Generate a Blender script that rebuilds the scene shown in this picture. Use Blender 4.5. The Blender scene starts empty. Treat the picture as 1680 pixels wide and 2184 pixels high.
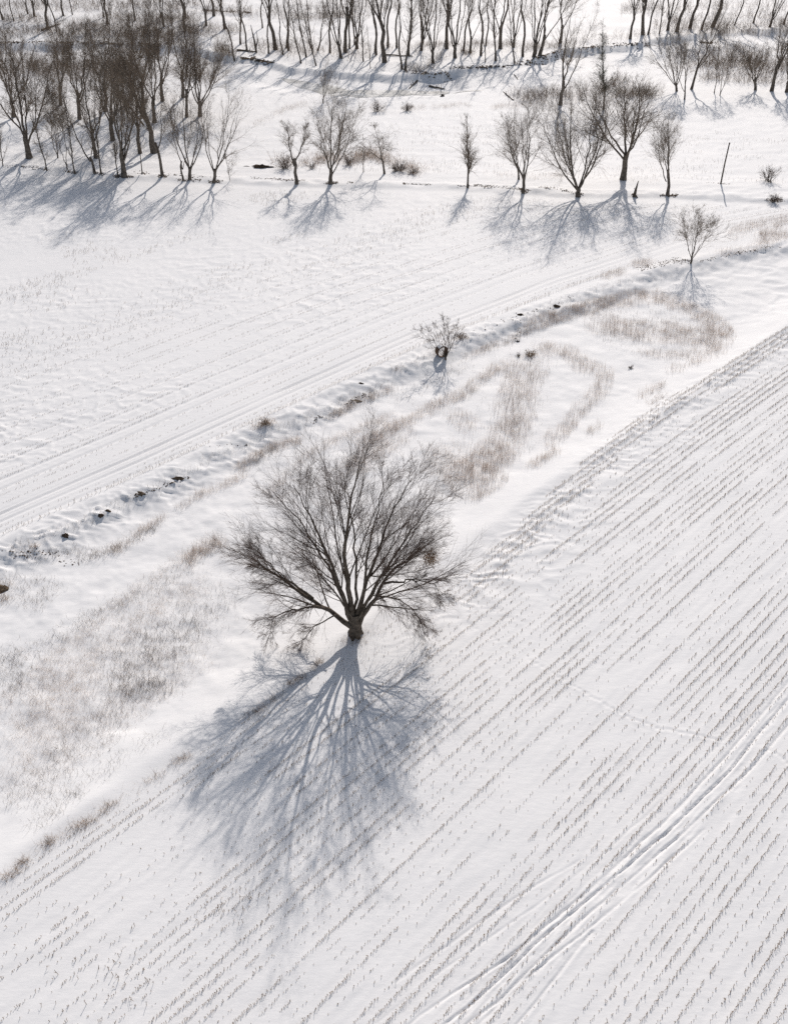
import bpy, math
import numpy as np

C = bpy.context.scene.collection
SC = bpy.context.scene
RAD = math.radians

# ------------------------------------------------------------------ camera, sky, sun, exposure
CAM_H, FPX, PITCH = 62.0, 2135.0, RAD(36.4)          # FPX: focal length in units of a 1680 x 2184 frame
cam = bpy.data.cameras.new('camera')
cam.sensor_fit = 'VERTICAL'; cam.sensor_height = 36.0; cam.sensor_width = 36.0
cam.lens = 36.0 * FPX / 2184.0
cam.clip_start = 1.0; cam.clip_end = 6000.0
cam_o = bpy.data.objects.new('camera', cam); C.objects.link(cam_o)
cam_o.location = (0, 0, CAM_H); cam_o.rotation_euler = (math.pi / 2 - PITCH, 0, 0)
SC.camera = cam_o

SUN_EL, SUN_AZ = RAD(33.5), RAD(10.5)                 # ahead of the camera, a little to the right
world = bpy.data.worlds.new('World'); SC.world = world; world.use_nodes = True
wn = world.node_tree; wn.nodes.clear()
sky = wn.nodes.new('ShaderNodeTexSky'); sky.sky_type = 'NISHITA'; sky.sun_disc = False
sky.sun_elevation = SUN_EL; sky.sun_rotation = SUN_AZ
sky.air_density = 1.0; sky.dust_density = 1.6; sky.ozone_density = 1.0
hsv = wn.nodes.new('ShaderNodeHueSaturation'); hsv.inputs['Saturation'].default_value = 0.62
bg = wn.nodes.new('ShaderNodeBackground'); bg.inputs['Strength'].default_value = 0.10
wo = wn.nodes.new('ShaderNodeOutputWorld')
wn.links.new(sky.outputs[0], hsv.inputs['Color']); wn.links.new(hsv.outputs[0], bg.inputs[0]); wn.links.new(bg.outputs[0], wo.inputs[0])

sl = bpy.data.lights.new('sun', 'SUN'); sl.energy = 3.4; sl.angle = RAD(0.55); sl.color = (1.0, 0.925, 0.855)
sun = bpy.data.objects.new('sun', sl); C.objects.link(sun)
sun.rotation_euler = (math.pi / 2 - SUN_EL, 0, math.pi - SUN_AZ)
sun.location = (0, 60, 120)

SC.view_settings.view_transform = 'Standard'; SC.view_settings.look = 'None'
SC.view_settings.exposure = -0.06; SC.view_settings.gamma = 1.0
SC.render.engine = 'CYCLES'
SC.cycles.use_denoising = False
SC.cycles.max_bounces = 5; SC.cycles.diffuse_bounces = 3; SC.cycles.transparent_max_bounces = 8

# ------------------------------------------------------------------ helpers
def mat(name, c1, c2, scale=3.0, rough=0.9, bump=0.0, bscale=20.0, detail=4.0, c3=None):
    m = bpy.data.materials.new(name); m.use_nodes = True
    nt = m.node_tree; p = nt.nodes['Principled BSDF']
    p.inputs['Roughness'].default_value = rough
    p.inputs['Specular IOR Level'].default_value = 0.2
    tc = nt.nodes.new('ShaderNodeTexCoord')
    n = nt.nodes.new('ShaderNodeTexNoise'); n.inputs['Scale'].default_value = scale; n.inputs['Detail'].default_value = detail
    r = nt.nodes.new('ShaderNodeValToRGB')
    r.color_ramp.elements[0].color = (*c1, 1); r.color_ramp.elements[1].color = (*c2, 1)
    r.color_ramp.elements[0].position = 0.35; r.color_ramp.elements[1].position = 0.65
    if c3 is not None:
        e = r.color_ramp.elements.new(0.5); e.color = (*c3, 1)
    nt.links.new(tc.outputs['Object'], n.inputs['Vector']); nt.links.new(n.outputs['Fac'], r.inputs[0])
    nt.links.new(r.outputs[0], p.inputs['Base Color'])
    if bump:
        b = nt.nodes.new('ShaderNodeBump'); b.inputs['Strength'].default_value = bump
        n2 = nt.nodes.new('ShaderNodeTexNoise'); n2.inputs['Scale'].default_value = bscale; n2.inputs['Detail'].default_value = 5
        nt.links.new(tc.outputs['Object'], n2.inputs['Vector'])
        nt.links.new(n2.outputs['Fac'], b.inputs['Height']); nt.links.new(b.outputs[0], p.inputs['Normal'])
    return m

def mesh_np(name, V, quads=None, tris=None, mats=(), smooth=False):
    me = bpy.data.meshes.new(name)
    V = np.asarray(V, dtype=np.float32).reshape(-1, 3)
    q = np.zeros((0, 4), np.int32) if quads is None else np.asarray(quads, np.int32).reshape(-1, 4)
    t = np.zeros((0, 3), np.int32) if tris is None else np.asarray(tris, np.int32).reshape(-1, 3)
    me.vertices.add(len(V)); me.vertices.foreach_set('co', V.ravel())
    nl = q.size + t.size
    me.loops.add(nl); me.polygons.add(len(q) + len(t))
    me.loops.foreach_set('vertex_index', np.concatenate([q.ravel(), t.ravel()]).astype(np.int32))
    ls = np.concatenate([np.arange(len(q)) * 4, q.size + np.arange(len(t)) * 3]).astype(np.int32)
    me.polygons.foreach_set('loop_start', ls)
    if smooth:
        me.polygons.foreach_set('use_smooth', np.ones(len(q) + len(t), bool))
    me.update(calc_edges=True)
    for m in mats: me.materials.append(m)
    return me

def link(name, data, parent=None, loc=(0, 0, 0), rotz=0.0, scale=None, **props):
    o = bpy.data.objects.new(name, data); C.objects.link(o)
    o.parent = parent; o.location = loc; o.rotation_euler = (0, 0, rotz)
    if scale is not None: o.scale = scale
    for k, v in props.items(): o[k] = v
    return o

def tag(o, label, cat, group=None):
    o['label'] = label; o['category'] = cat
    if group: o['group'] = group
    return o

def nrm(a):
    return a / np.maximum(np.linalg.norm(a, axis=-1, keepdims=True), 1e-9)

_tab = np.random.default_rng(11).random((512, 512)).astype(np.float64)
def vn(x, y, s=0):
    x = np.asarray(x, float) + 37.3 * s; y = np.asarray(y, float) - 91.7 * s
    xi = np.floor(x).astype(int); yi = np.floor(y).astype(int)
    fx = x - xi; fy = y - yi
    fx = fx * fx * fx * (fx * (fx * 6 - 15) + 10); fy = fy * fy * fy * (fy * (fy * 6 - 15) + 10)
    g = lambda a, b: _tab[a & 511, b & 511]
    return ((g(xi, yi) * (1 - fx) + g(xi + 1, yi) * fx) * (1 - fy) + (g(xi, yi + 1) * (1 - fx) + g(xi + 1, yi + 1) * fx) * fy) * 2 - 1
def fbm(x, y, s=0, o=3):
    r = 0; a = 1.0
    for i in range(o):
        r = r + a * vn(x * 2 ** i, y * 2 ** i, s + i * 3); a *= 0.5
    return r
def sst(a, b, x):
    t = np.clip((x - a) / (b - a), 0, 1); return t * t * (3 - 2 * t)

# ---- ground coordinates. D: a point of the photograph on a 1680 x 2184 grid, turned into the place on the ground it shows
def ray(x, y):
    dx = (np.asarray(x, float) - 840) / FPX; dy = (1092 - np.asarray(y, float)) / FPX
    return dx, math.cos(PITCH) + dy * math.sin(PITCH), -math.sin(PITCH) + dy * math.cos(PITCH)
def G0(x, y):
    a, b, c = ray(x, y); t = -CAM_H / c
    return a * t, b * t
AZ = RAD(43.0)
SU, CU = math.sin(AZ), math.cos(AZ)
def to_uv(x, y): return x * SU + y * CU, -x * CU + y * SU
def from_uv(u, v): return u * SU - v * CU, u * CU + v * SU
def curve_uv(L):
    L = np.array(L, float); x, y = G0(L[:, 0], L[:, 1]); return to_uv(x, y)
def curve_xy(L):
    L = np.array(L, float); return G0(L[:, 0], L[:, 1])

U_u, U_v = curve_uv([(-300, 1290), (0, 1165), (150, 1098), (285, 1042), (545, 915), (900, 745), (1180, 645), (1400, 575), (1540, 543), (1680, 518), (1900, 485)])
L_u, L_v = curve_uv([(-300, 2080), (0, 1850), (200, 1705), (400, 1567), (640, 1425), (1000, 1150), (1200, 1010), (1500, 820), (1680, 690), (1900, 560)])
T_u, T_v = curve_uv([(-300, 1228), (0, 1095), (280, 975), (560, 850), (900, 700), (1170, 597), (1440, 510), (1680, 462), (2000, 420)])
E_u, E_v = curve_uv([(-300, 2100), (0, 1894), (465, 1585), (1020, 1210), (1277, 960), (1392, 878), (1507, 806), (1680, 703), (1900, 575)])
F_x, F_y = curve_xy([(-600, 100), (0, 95), (200, 92), (370, 98), (490, 118), (560, 132), (620, 148), (760, 160), (840, 163), (930, 158), (1100, 138), (1200, 108), (1330, 98), (1420, 82), (1560, 68), (1680, 62), (2200, 60)])
N_x, N_y = curve_xy([(-600, 130), (0, 122), (200, 120), (370, 140), (490, 178), (640, 205), (760, 212), (930, 205), (1100, 188), (1200, 160), (1330, 135), (1420, 115), (1560, 95), (1680, 88), (2200, 86)])
A_x, A_y = curve_xy([(-600, 320), (0, 362), (100, 370), (250, 383), (400, 390), (640, 398), (1000, 408), (1232, 424), (1440, 424), (1680, 436), (2200, 450)])   # foot of the lane bank

def rut(d, w, depth, lip=0.3):
    return -depth * np.exp(-(d / w) ** 4) + depth * lip * (np.exp(-((np.abs(d) - 1.6 * w) / (0.6 * w)) ** 2))

# wheel tracks in the near field: D polylines, half width, depth
NEAR_TRACKS = [
    ([(860, 2250), (1000, 2150), (1185, 1975), (1320, 1865), (1450, 1750), (1560, 1640), (1620, 1560), (1680, 1490), (1760, 1390)], 0.095, 0.11),
    ([(900, 2260), (1060, 2140), (1240, 1962), (1340, 1880), (1480, 1755), (1600, 1640), (1680, 1545), (1760, 1450)], 0.09, 0.07),
    ([(790, 2250), (900, 2165), (1090, 2040), (1200, 1945), (1290, 1870), (1440, 1730), (1550, 1610), (1680, 1455), (1760, 1360)], 0.09, 0.07),
    ([(800, 2184), (960, 2060), (1140, 1935), (1290, 1820), (1420, 1700), (1560, 1560), (1680, 1440)], 0.08, 0.025),
    ([(980, 2230), (1120, 2090), (1250, 1985), (1380, 1880), (1500, 1770)], 0.09, 0.055),
    ([(840, 2100), (1000, 1985), (1130, 1895), (1250, 1830)], 0.10, 0.03),
    ([(1060, 2240), (1190, 2080), (1262, 1985)], 0.09, 0.055),
]
NEAR_TRACKS = [(curve_uv(p), w, d) for p, w, d in NEAR_TRACKS]
# footprints: D points along animal trails
def trail(pts, step, rs, jit=0.12):
    x, y = curve_xy(pts); s = np.concatenate([[0], np.cumsum(np.hypot(np.diff(x), np.diff(y)))])
    r = np.random.default_rng(rs); q = np.arange(0, s[-1], step); q = q + r.uniform(-.15, .15, len(q)) * step
    return np.stack([np.interp(q, s, x) + r.normal(0, jit, len(q)), np.interp(q, s, y) + r.normal(0, jit, len(q))], 1)
PRINTS = np.concatenate([
    trail([(1215, 1460), (1262, 1487), (1305, 1512), (1350, 1535), (1400, 1553), (1450, 1563), (1500, 1572), (1545, 1582)], 0.42, 1, 0.06),
    trail([(1130, 1410), (1170, 1430), (1215, 1460)], 0.6, 2, 0.06),
    trail([(1640, 1600), (1665, 1615), (1690, 1640)], 0.42, 2, 0.06),
    trail([(1000, 1270), (1000, 1330), (1030, 1350), (1085, 1380)], 0.8, 3, 0.05),
    trail([(0, 668), (90, 640), (200, 605), (330, 568), (420, 545), (500, 520), (600, 480), (670, 448)], 0.8, 4, 0.1),
    trail([(0, 462), (60, 475), (130, 478), (175, 505), (120, 530), (60, 560), (20, 585)], 0.9, 5, 0.12),
    trail([(305, 955), (312, 985), (330, 1010), (350, 1040), (372, 1075), (385, 1100)], 0.55, 6, 0.08),
])
# drift humps near the tree foot and bumps of buried stubble are in the noise below
def height(x, y, fine=True):
    x = np.asarray(x, float); y = np.asarray(y, float)
    u, v = to_uv(x, y)
    z = 0.10 * fbm(x / 40, y / 40, 1, 3)
    dU = np.interp(u, U_u, U_v) - v          # > 0 on the marsh side of the bank
    dL = v - np.interp(u, L_u, L_v)          # > 0 on the marsh side of the lower field
    wob = 0.5 * fbm(u / 5, v / 5, 5, 2)
    marsh = sst(-0.3, 4.2, dU + 1.3 * wob) * sst(-0.5, 7.0, dL + wob)
    taper = 1 - 0.6 * sst(140, 185, u)
    z = z - 0.95 * marsh * taper
    z = z + 0.22 * np.exp(-((dL + 0.2) / 1.3) ** 2) * (0.7 + 0.5 * vn(u / 4, v / 2, 71))
    band = np.exp(-((dU - 1.6) / 2.6) ** 2)
    bx, by = x + 0.9 * vn(x / 2.3, y / 2.3, 61), y + 0.7 * vn(x / 2.1, y / 2.1, 62)
    z = z + band * (0.16 * fbm(u / 3.0, v / 1.7, 7, 2) + 0.26 * (1 - np.abs(vn(bx / 2.2, by / 1.1, 9))) ** 5 * (0.4 + 0.6 * np.abs(vn(u / 5, v / 3, 63))) + 0.20 * (1 - np.abs(vn(bx / 1.05, by / 0.65, 64))) ** 5)
    z = z + marsh * 0.08 * fbm(x / 2.2, y / 2.2, 12, 3)
    z = z + 0.10 * np.exp(-((dU + 0.9) / 0.8) ** 2)
    # lane on a low bank under the trees
    dA = y - np.interp(x, A_x, A_y)
    lane = sst(-0.4, 1.6, dA + 0.5 * vn(x / 3, y / 3, 4)) * (1 - sst(8, 16, dA))
    z = z + (0.30 + 0.12 * vn(x / 11, 0 * x, 65)) * lane
    z = z + np.exp(-((dA - 2.4) / 1.3) ** 2) * (0.08 + 0.20 * fbm(x / 2.4, y / 0.9, 14, 2))
    for d0 in (4.6, 6.3):
        z = z + rut(dA - d0 + 0.3 * vn(x / 9, 0 * x, 3), 0.30, 0.10)
    # creek
    yF = np.interp(x, F_x, F_y) + 1.2 * vn(x / 4.0, 0 * x, 21); yN = np.interp(x, N_x, N_y)
    ch = sst(0.0, 1.8, yF - y) * sst(-1.0, 9.0, y - yN)
    z = z - np.clip(1.0 + 0.95 * vn(x / 10, 0 * x, 66), .2, 2) * ch + 0.40 * fbm(x / 2.6, y / 1.6, 67, 2) * np.exp(-((yF - y - 1.0) / 1.6) ** 2)
    z = z + 0.45 * np.exp(-((y - yF - 0.5) / 2.0) ** 2) * (0.4 + 0.8 * np.abs(vn(x / 2.3, y / 2.3, 22)))
    z = z + 0.25 * fbm(x / 7, y / 7, 24, 2) * sst(-2, 6, y - yF)
    if not fine: return z
    # wind relief
    w = v - np.interp(u, T_u, T_v)           # distance above the far-field track
    far = sst(0.5, 9, w) * (1 - sst(-3, 0, dA))
    farm = (0.55 + 0.45 * vn(x / 22, y / 14, 31)) * (0.35 + 0.65 * sst(2, 12, w))
    sx, sy = x + 1.2 * vn(x / 3.1, y / 3.1, 33), y + 0.8 * vn(x / 2.7, y / 2.7, 34)
    r1 = 1 - np.abs(vn(sx / 2.1, sy / 0.85, 35)); r2 = 1 - np.abs(vn(sx / 1.2, sy / 0.6, 36))
    z = z + np.clip(far, 0, 1) * farm * (0.125 * r1 ** 5 + 0.07 * r2 ** 5)
    beyond = sst(6, 10, dA) * (1 - sst(-2, 2, y - yN))
    z = z + beyond * (0.12 * (1 - np.abs(vn(sx / 4.0, sy / 1.2, 37))) ** 3)
    e = np.interp(u, E_u, E_v) - v           # > 0 inside the near field
    edge = np.exp(-((e - 1.6) / 2.6) ** 2) * sst(40, 62, u)
    z = z + edge * 0.20 * (1 - np.abs(vn(sx / 1.7, sy / 0.9, 38))) ** 2
    edge2 = np.exp(-((e - 5.0) / 3.0) ** 2) * sst(44, 66, u)
    z = z + edge2 * 0.08 * (1 - np.abs(vn(sx / 2.4, sy / 1.0, 39))) ** 3
    right = sst(120, 140, u) * sst(0, 4, dL) * sst(0.5, 5, dU)
    z = z + right * 0.14 * (1 - np.abs(vn(sx / 3.4, sy / 1.3, 40))) ** 3
    inf = sst(-0.5, 1.0, e)
    rowc = (v + 0.00045 * np.maximum(0, u - 75) ** 2) / 0.762
    z = z + inf * 0.006 * np.cos(2 * math.pi * rowc) * (0.5 + 0.7 * vn(u / 6, v / 2, 41)) + inf * 0.022 * fbm(u / 3.5, v / 1.1, 42, 2)
    # far-field wheel track and fainter parallel lines
    off = 0.25 * vn(u / 14, 0 * u, 44)
    for d0, ww, dd in ((0.0, 0.24, 0.20), (-1.25, 0.22, 0.16), (0.6, 0.15, 0.07), (-0.6, 0.15, 0.07)):
        z = z + rut(w - d0 + off, ww, dd * (0.75 + 0.4 * vn(u / 5, v, 45)))
    for d0, ww, dd in ((4.2, 0.24, 0.07), (5.9, 0.24, 0.07), (9.0, 0.24, 0.05), (12.3, 0.24, 0.05), (-3.0, 0.25, 0.05)):
        z = z + rut(w - d0 + off, ww, dd)
    for (tu, tv), ww, dd in NEAR_TRACKS:
        o = np.argsort(tu); d = v - np.interp(u, tu[o], tv[o], left=1e3, right=1e3)
        near = np.abs(d) < 2
        if near.any():
            tread = 1 + 0.12 * vn(u[near] / 0.5, v[near] / 0.3, 49)
            z[near] += rut(d[near] + 0.05 * vn(u[near] / 2.2, 0 * u[near], 46), ww, dd * np.clip(1.05 + .6 * vn(u[near] / 4, 0 * u[near], 50), .3, 2), 0.18) + 0.35 * dd * np.exp(-(d[near] / ww) ** 4) * (tread - 1) \
                + 0.30 * dd * np.exp(-(d[near] / 0.7) ** 2) * fbm(u[near] / 1.5, v[near] / 0.2, 47, 2) + 0.10 * dd * np.exp(-(d[near] / 0.5) ** 2) * fbm(u[near] / 0.5, v[near] / 0.4, 48, 2)
    for px, py in PRINTS:
        m = (np.abs(x - px) < 0.7) & (np.abs(y - py) < 0.7)
        if m.any():
            rr = np.hypot(x[m] - px, y[m] - py)
            z[m] += -0.05 * np.exp(-(rr / 0.14) ** 2) + 0.01 * np.exp(-((rr - 0.32) / 0.12) ** 2)
    return z
def hz(x, y): return height(np.atleast_1d(np.asarray(x, float)), np.atleast_1d(np.asarray(y, float)), False)
def G(x, y):
    """photo point(s) -> ground point(s) on the relief"""
    a, b, c = ray(np.atleast_1d(x), np.atleast_1d(y)); t = -CAM_H / c
    for _ in range(6):
        t = 0.5 * t + 0.5 * (hz(a * t, b * t) - CAM_H) / c
    return np.stack([a * t, b * t, hz(a * t, b * t)], -1)
def tall(x, y, ytop):
    """height of an upright thing whose foot shows at (x, y) and top at ytop"""
    g = G(x, y)[0]; _, b, c = ray(x, ytop)
    return CAM_H + g[1] * float(c) / float(b) - g[2]

# ------------------------------------------------------------------ materials
def snow_material():
    m = bpy.data.materials.new('snow'); m.use_nodes = True; nt = m.node_tree; p = nt.nodes['Principled BSDF']
    p.inputs['Roughness'].default_value = 0.65; p.inputs['Specular IOR Level'].default_value = 0.12
    tc = nt.nodes.new('ShaderNodeTexCoord')
    n = nt.nodes.new('ShaderNodeTexNoise'); n.inputs['Scale'].default_value = 0.09; n.inputs['Detail'].default_value = 4
    r = nt.nodes.new('ShaderNodeValToRGB')
    r.color_ramp.elements[0].color = (0.86, 0.86, 0.865, 1); r.color_ramp.elements[1].color = (0.90, 0.895, 0.895, 1)
    r.color_ramp.elements[0].position = 0.3; r.color_ramp.elements[1].position = 0.7
    nt.links.new(tc.outputs['Object'], n.inputs['Vector']); nt.links.new(n.outputs['Fac'], r.inputs[0]); nt.links.new(r.outputs[0], p.inputs['Base Color'])
    mp = nt.nodes.new('ShaderNodeMapping'); mp.inputs['Scale'].default_value = (1.0, 2.2, 1.0)
    nt.links.new(tc.outputs['Object'], mp.inputs['Vector'])
    n2 = nt.nodes.new('ShaderNodeTexNoise'); n2.inputs['Scale'].default_value = 0.9; n2.inputs['Detail'].default_value = 6; n2.inputs['Roughness'].default_value = 0.6
    b = nt.nodes.new('ShaderNodeBump'); b.inputs['Strength'].default_value = 0.22; b.inputs['Distance'].default_value = 0.12
    nt.links.new(mp.outputs[0], n2.inputs['Vector']); nt.links.new(n2.outputs['Fac'], b.inputs['Height']); nt.links.new(b.outputs[0], p.inputs['Normal'])
    return m
SNOW = snow_material()
BARK = mat('bark_brown', (0.070, 0.054, 0.041), (0.18, 0.146, 0.115), 2.5, 0.95, 0.6, 14)
BARK2 = mat('bark_grey', (0.080, 0.066, 0.054), (0.19, 0.162, 0.135), 1.8, 0.95, 0.5, 9)
TWIG = mat('twig_red_brown', (0.095, 0.066, 0.052), (0.18, 0.128, 0.104), 1.2, 0.9)
TWIG2 = mat('twig_grey', (0.15, 0.118, 0.090), (0.28, 0.225, 0.175), 0.6, 0.9)
IVY = mat('ivy_dark', (0.035, 0.040, 0.024), (0.085, 0.080, 0.052), 1.5, 0.8)
STRAW = mat('corn_stalk_straw', (0.13, 0.078, 0.042), (0.34, 0.235, 0.14), 6.0, 0.9)
REED = mat('reed_tan', (0.40, 0.305, 0.235), (0.64, 0.525, 0.43), 0.5, 0.9)
WEED = mat('weed_grey_brown', (0.13, 0.10, 0.075), (0.30, 0.245, 0.19), 0.7, 0.9)
BRUSH = mat('brush_brown', (0.14, 0.10, 0.072), (0.27, 0.205, 0.15), 0.4, 0.95)
RUSSET = mat('russet_grass', (0.24, 0.155, 0.095), (0.46, 0.33, 0.22), 1.0, 0.95)
TURF = mat('brown_turf', (0.050, 0.036, 0.026), (0.17, 0.125, 0.085), 5.0, 1.0, 0.8, 14)
SOIL = mat('dark_soil', (0.035, 0.026, 0.019), (0.12, 0.085, 0.058), 4.0, 1.0, 0.8, 12)
RUST = mat('rusty_steel', (0.060, 0.036, 0.024), (0.16, 0.095, 0.060), 5.0, 0.85, 0.4, 18)
POLE = mat('weathered_pole', (0.085, 0.070, 0.058), (0.17, 0.145, 0.12), 3.0, 0.9, 0.3, 12)

# ------------------------------------------------------------------ ground: one snow sheet
def build_ground():
    ys = np.linspace(2440, -70, 930)
    a, b, c = ray(0 * ys, ys); t = CAM_H / -c; Y = b * t
    half = 0.3935 * t * 1.20 + 4
    Y2 = np.array([400, 425, 460, 520, 640, 900, 1400, 2400]); Y0 = np.array([-400, -200, -90, -30, 0, 10, 17])
    Y0 = Y0[Y0 < Y[0] - 2]; Y2 = Y2[Y2 > Y[-1] + 4]
    ah, bh = half[0], half[-1]
    Yall = np.concatenate([Y0, Y, Y2]); Hall = np.concatenate([np.full(len(Y0), ah), half, np.full(len(Y2), bh)])
    s = np.linspace(-1, 1, 620); ext = np.array([1.06, 1.16, 1.35, 1.8, 2.8, 5, 12])
    X = s[None] * Hall[:, None]
    Xe = (ext[None] - 1) * 90 + Hall[:, None]
    X = np.concatenate([-Xe[:, ::-1], X, Xe], 1); YY = np.repeat(Yall[:, None], X.shape[1], 1)
    Z = height(X.ravel(), YY.ravel()).reshape(X.shape)
    nr, nc = X.shape; i = np.arange(nr * nc).reshape(nr, nc)
    q = np.stack([i[:-1, :-1], i[:-1, 1:], i[1:, 1:], i[1:, :-1]], -1).reshape(-1, 4)
    me = mesh_np('ground', np.stack([X, YY, Z], -1), q, mats=[SNOW], smooth=True)
    return link('ground', me, kind='structure')
build_ground()

# ------------------------------------------------------------------ tubes, branches and trees
def tubes(pts, rad, sides):
    N, n, _ = pts.shape
    tg = np.empty_like(pts); tg[:, 1:-1] = pts[:, 2:] - pts[:, :-2]; tg[:, 0] = pts[:, 1] - pts[:, 0]; tg[:, -1] = pts[:, -1] - pts[:, -2]
    tg = nrm(tg)
    md = nrm(pts[:, -1] - pts[:, 0]); ref = np.where((np.abs(md[:, 2:3]) > 0.8), np.array([[1.0, 0.13, 0]]), np.array([[0.07, 0.05, 1.0]]))
    e1 = nrm(np.cross(tg, ref[:, None, :])); e2 = np.cross(tg, e1)
    a = np.arange(sides) * 2 * math.pi / sides
    V = pts[:, :, None, :] + rad[:, :, None, None] * (np.cos(a)[None, None, :, None] * e1[:, :, None, :] + np.sin(a)[None, None, :, None] * e2[:, :, None, :])
    idx = np.arange(N * n * sides).reshape(N, n, sides); nx = np.roll(idx, -1, 2)
    q = np.stack([idx[:, :-1], nx[:, :-1], nx[:, 1:], idx[:, 1:]], -1).reshape(-1, 4)
    return V.reshape(-1, 3), q
def ribbons(r, pts, rad):
    """thin twigs as flat tapering slivers, two faces a twig"""
    N, n, _ = pts.shape; d = nrm(pts[:, -1] - pts[:, 0]); q = nrm(np.cross(d, r.normal(size=d.shape)))
    o = rad[:, :, None] * 1.35 * q[:, None, :]; V = np.stack([pts - o, pts + o], 2); i = np.arange(N * n * 2).reshape(N, n, 2)
    return V.reshape(-1, 3), np.stack([i[:, :-1, 0], i[:, :-1, 1], i[:, 1:, 1], i[:, 1:, 0]], -1).reshape(-1, 4)
def fan(P, D, c, k):
    return nrm(D + k * nrm(P - np.asarray(c, float)))
def join(parts):
    Vs, Qs, o = [], [], 0
    for V, q in parts:
        Vs.append(V); Qs.append(q + o); o += len(V)
    return np.concatenate(Vs), np.concatenate(Qs)
def grow(r, P, D, L, R, n, wig, up, tip=0.3):
    pts = [P]; d = D; ups = np.asarray(up, float)
    ups = ups if ups.ndim else np.full(len(P), float(ups))
    for i in range(n):
        d = d + r.normal(0, wig, d.shape); d[:, 2] += ups; d = nrm(d)
        P = P + d * (L / n)[:, None]; pts.append(P)
    tt = np.linspace(0, 1, n + 1)
    return np.stack(pts, 1), R[:, None] * (1 - (1 - tip) * tt[None])
def spawn(r, pts, rad, count, t0, t1, ang, asd, lr, lsd, rr, rmin, up=0.0, taper=0.55, tpow=1.0):
    N, n1, _ = pts.shape; n = n1 - 1
    seg = np.linalg.norm(np.diff(pts, axis=1), axis=2).sum(1)
    count = np.maximum(0, np.floor(np.asarray(count) + r.random(N)).astype(int)) if np.ndim(count) else np.full(N, count, int)
    k = np.repeat(np.arange(N), count); t = t0 + (t1 - t0) * r.random(len(k)) ** tpow
    f = t * n; i = np.minimum(f.astype(int), n - 1); f = (f - i)[:, None]
    P = pts[k, i] * (1 - f) + pts[k, i + 1] * f
    d = nrm(pts[k, i + 1] - pts[k, i]); R = (rad[k, i] * (1 - f[:, 0]) + rad[k, i + 1] * f[:, 0])
    q = r.normal(size=d.shape); q -= (q * d).sum(1, keepdims=True) * d; q = nrm(q)
    a = r.normal(ang, asd, len(k))[:, None]
    D = np.cos(a) * d + np.sin(a) * q; D[:, 2] += up; D = nrm(D)
    L = seg[k] * lr * (1 - taper * (t - t0) / max(t1 - t0, 1e-6)) * np.clip(r.normal(1, lsd, len(k)), 0.35, 1.8)
    return P, D, L, np.maximum(R * rr, rmin)
def bez(ctrl, n, r, jit):
    """smooth polyline through control points"""
    c = np.array(ctrl, float); m = len(c); s = np.concatenate([[0], np.cumsum(np.linalg.norm(np.diff(c, axis=0), axis=1))]); s /= s[-1]
    q = np.linspace(0, 1, n + 1); cp = np.concatenate([2 * c[:1] - c[1:2], c, 2 * c[-1:] - c[-2:-1]])
    out = []
    for t in q:
        i = min(np.searchsorted(s, t, 'right') - 1, m - 2); f = (t - s[i]) / (s[i + 1] - s[i])
        p0, p1, p2, p3 = cp[i], cp[i + 1], cp[i + 2], cp[i + 3]
        out.append(0.5 * ((2 * p1) + (-p0 + p2) * f + (2 * p0 - 5 * p1 + 4 * p2 - p3) * f * f + (-p0 + 3 * p1 - 3 * p2 + p3) * f ** 3))
    out = np.array(out); out[1:] += r.normal(0, jit, out[1:].shape); return out

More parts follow.
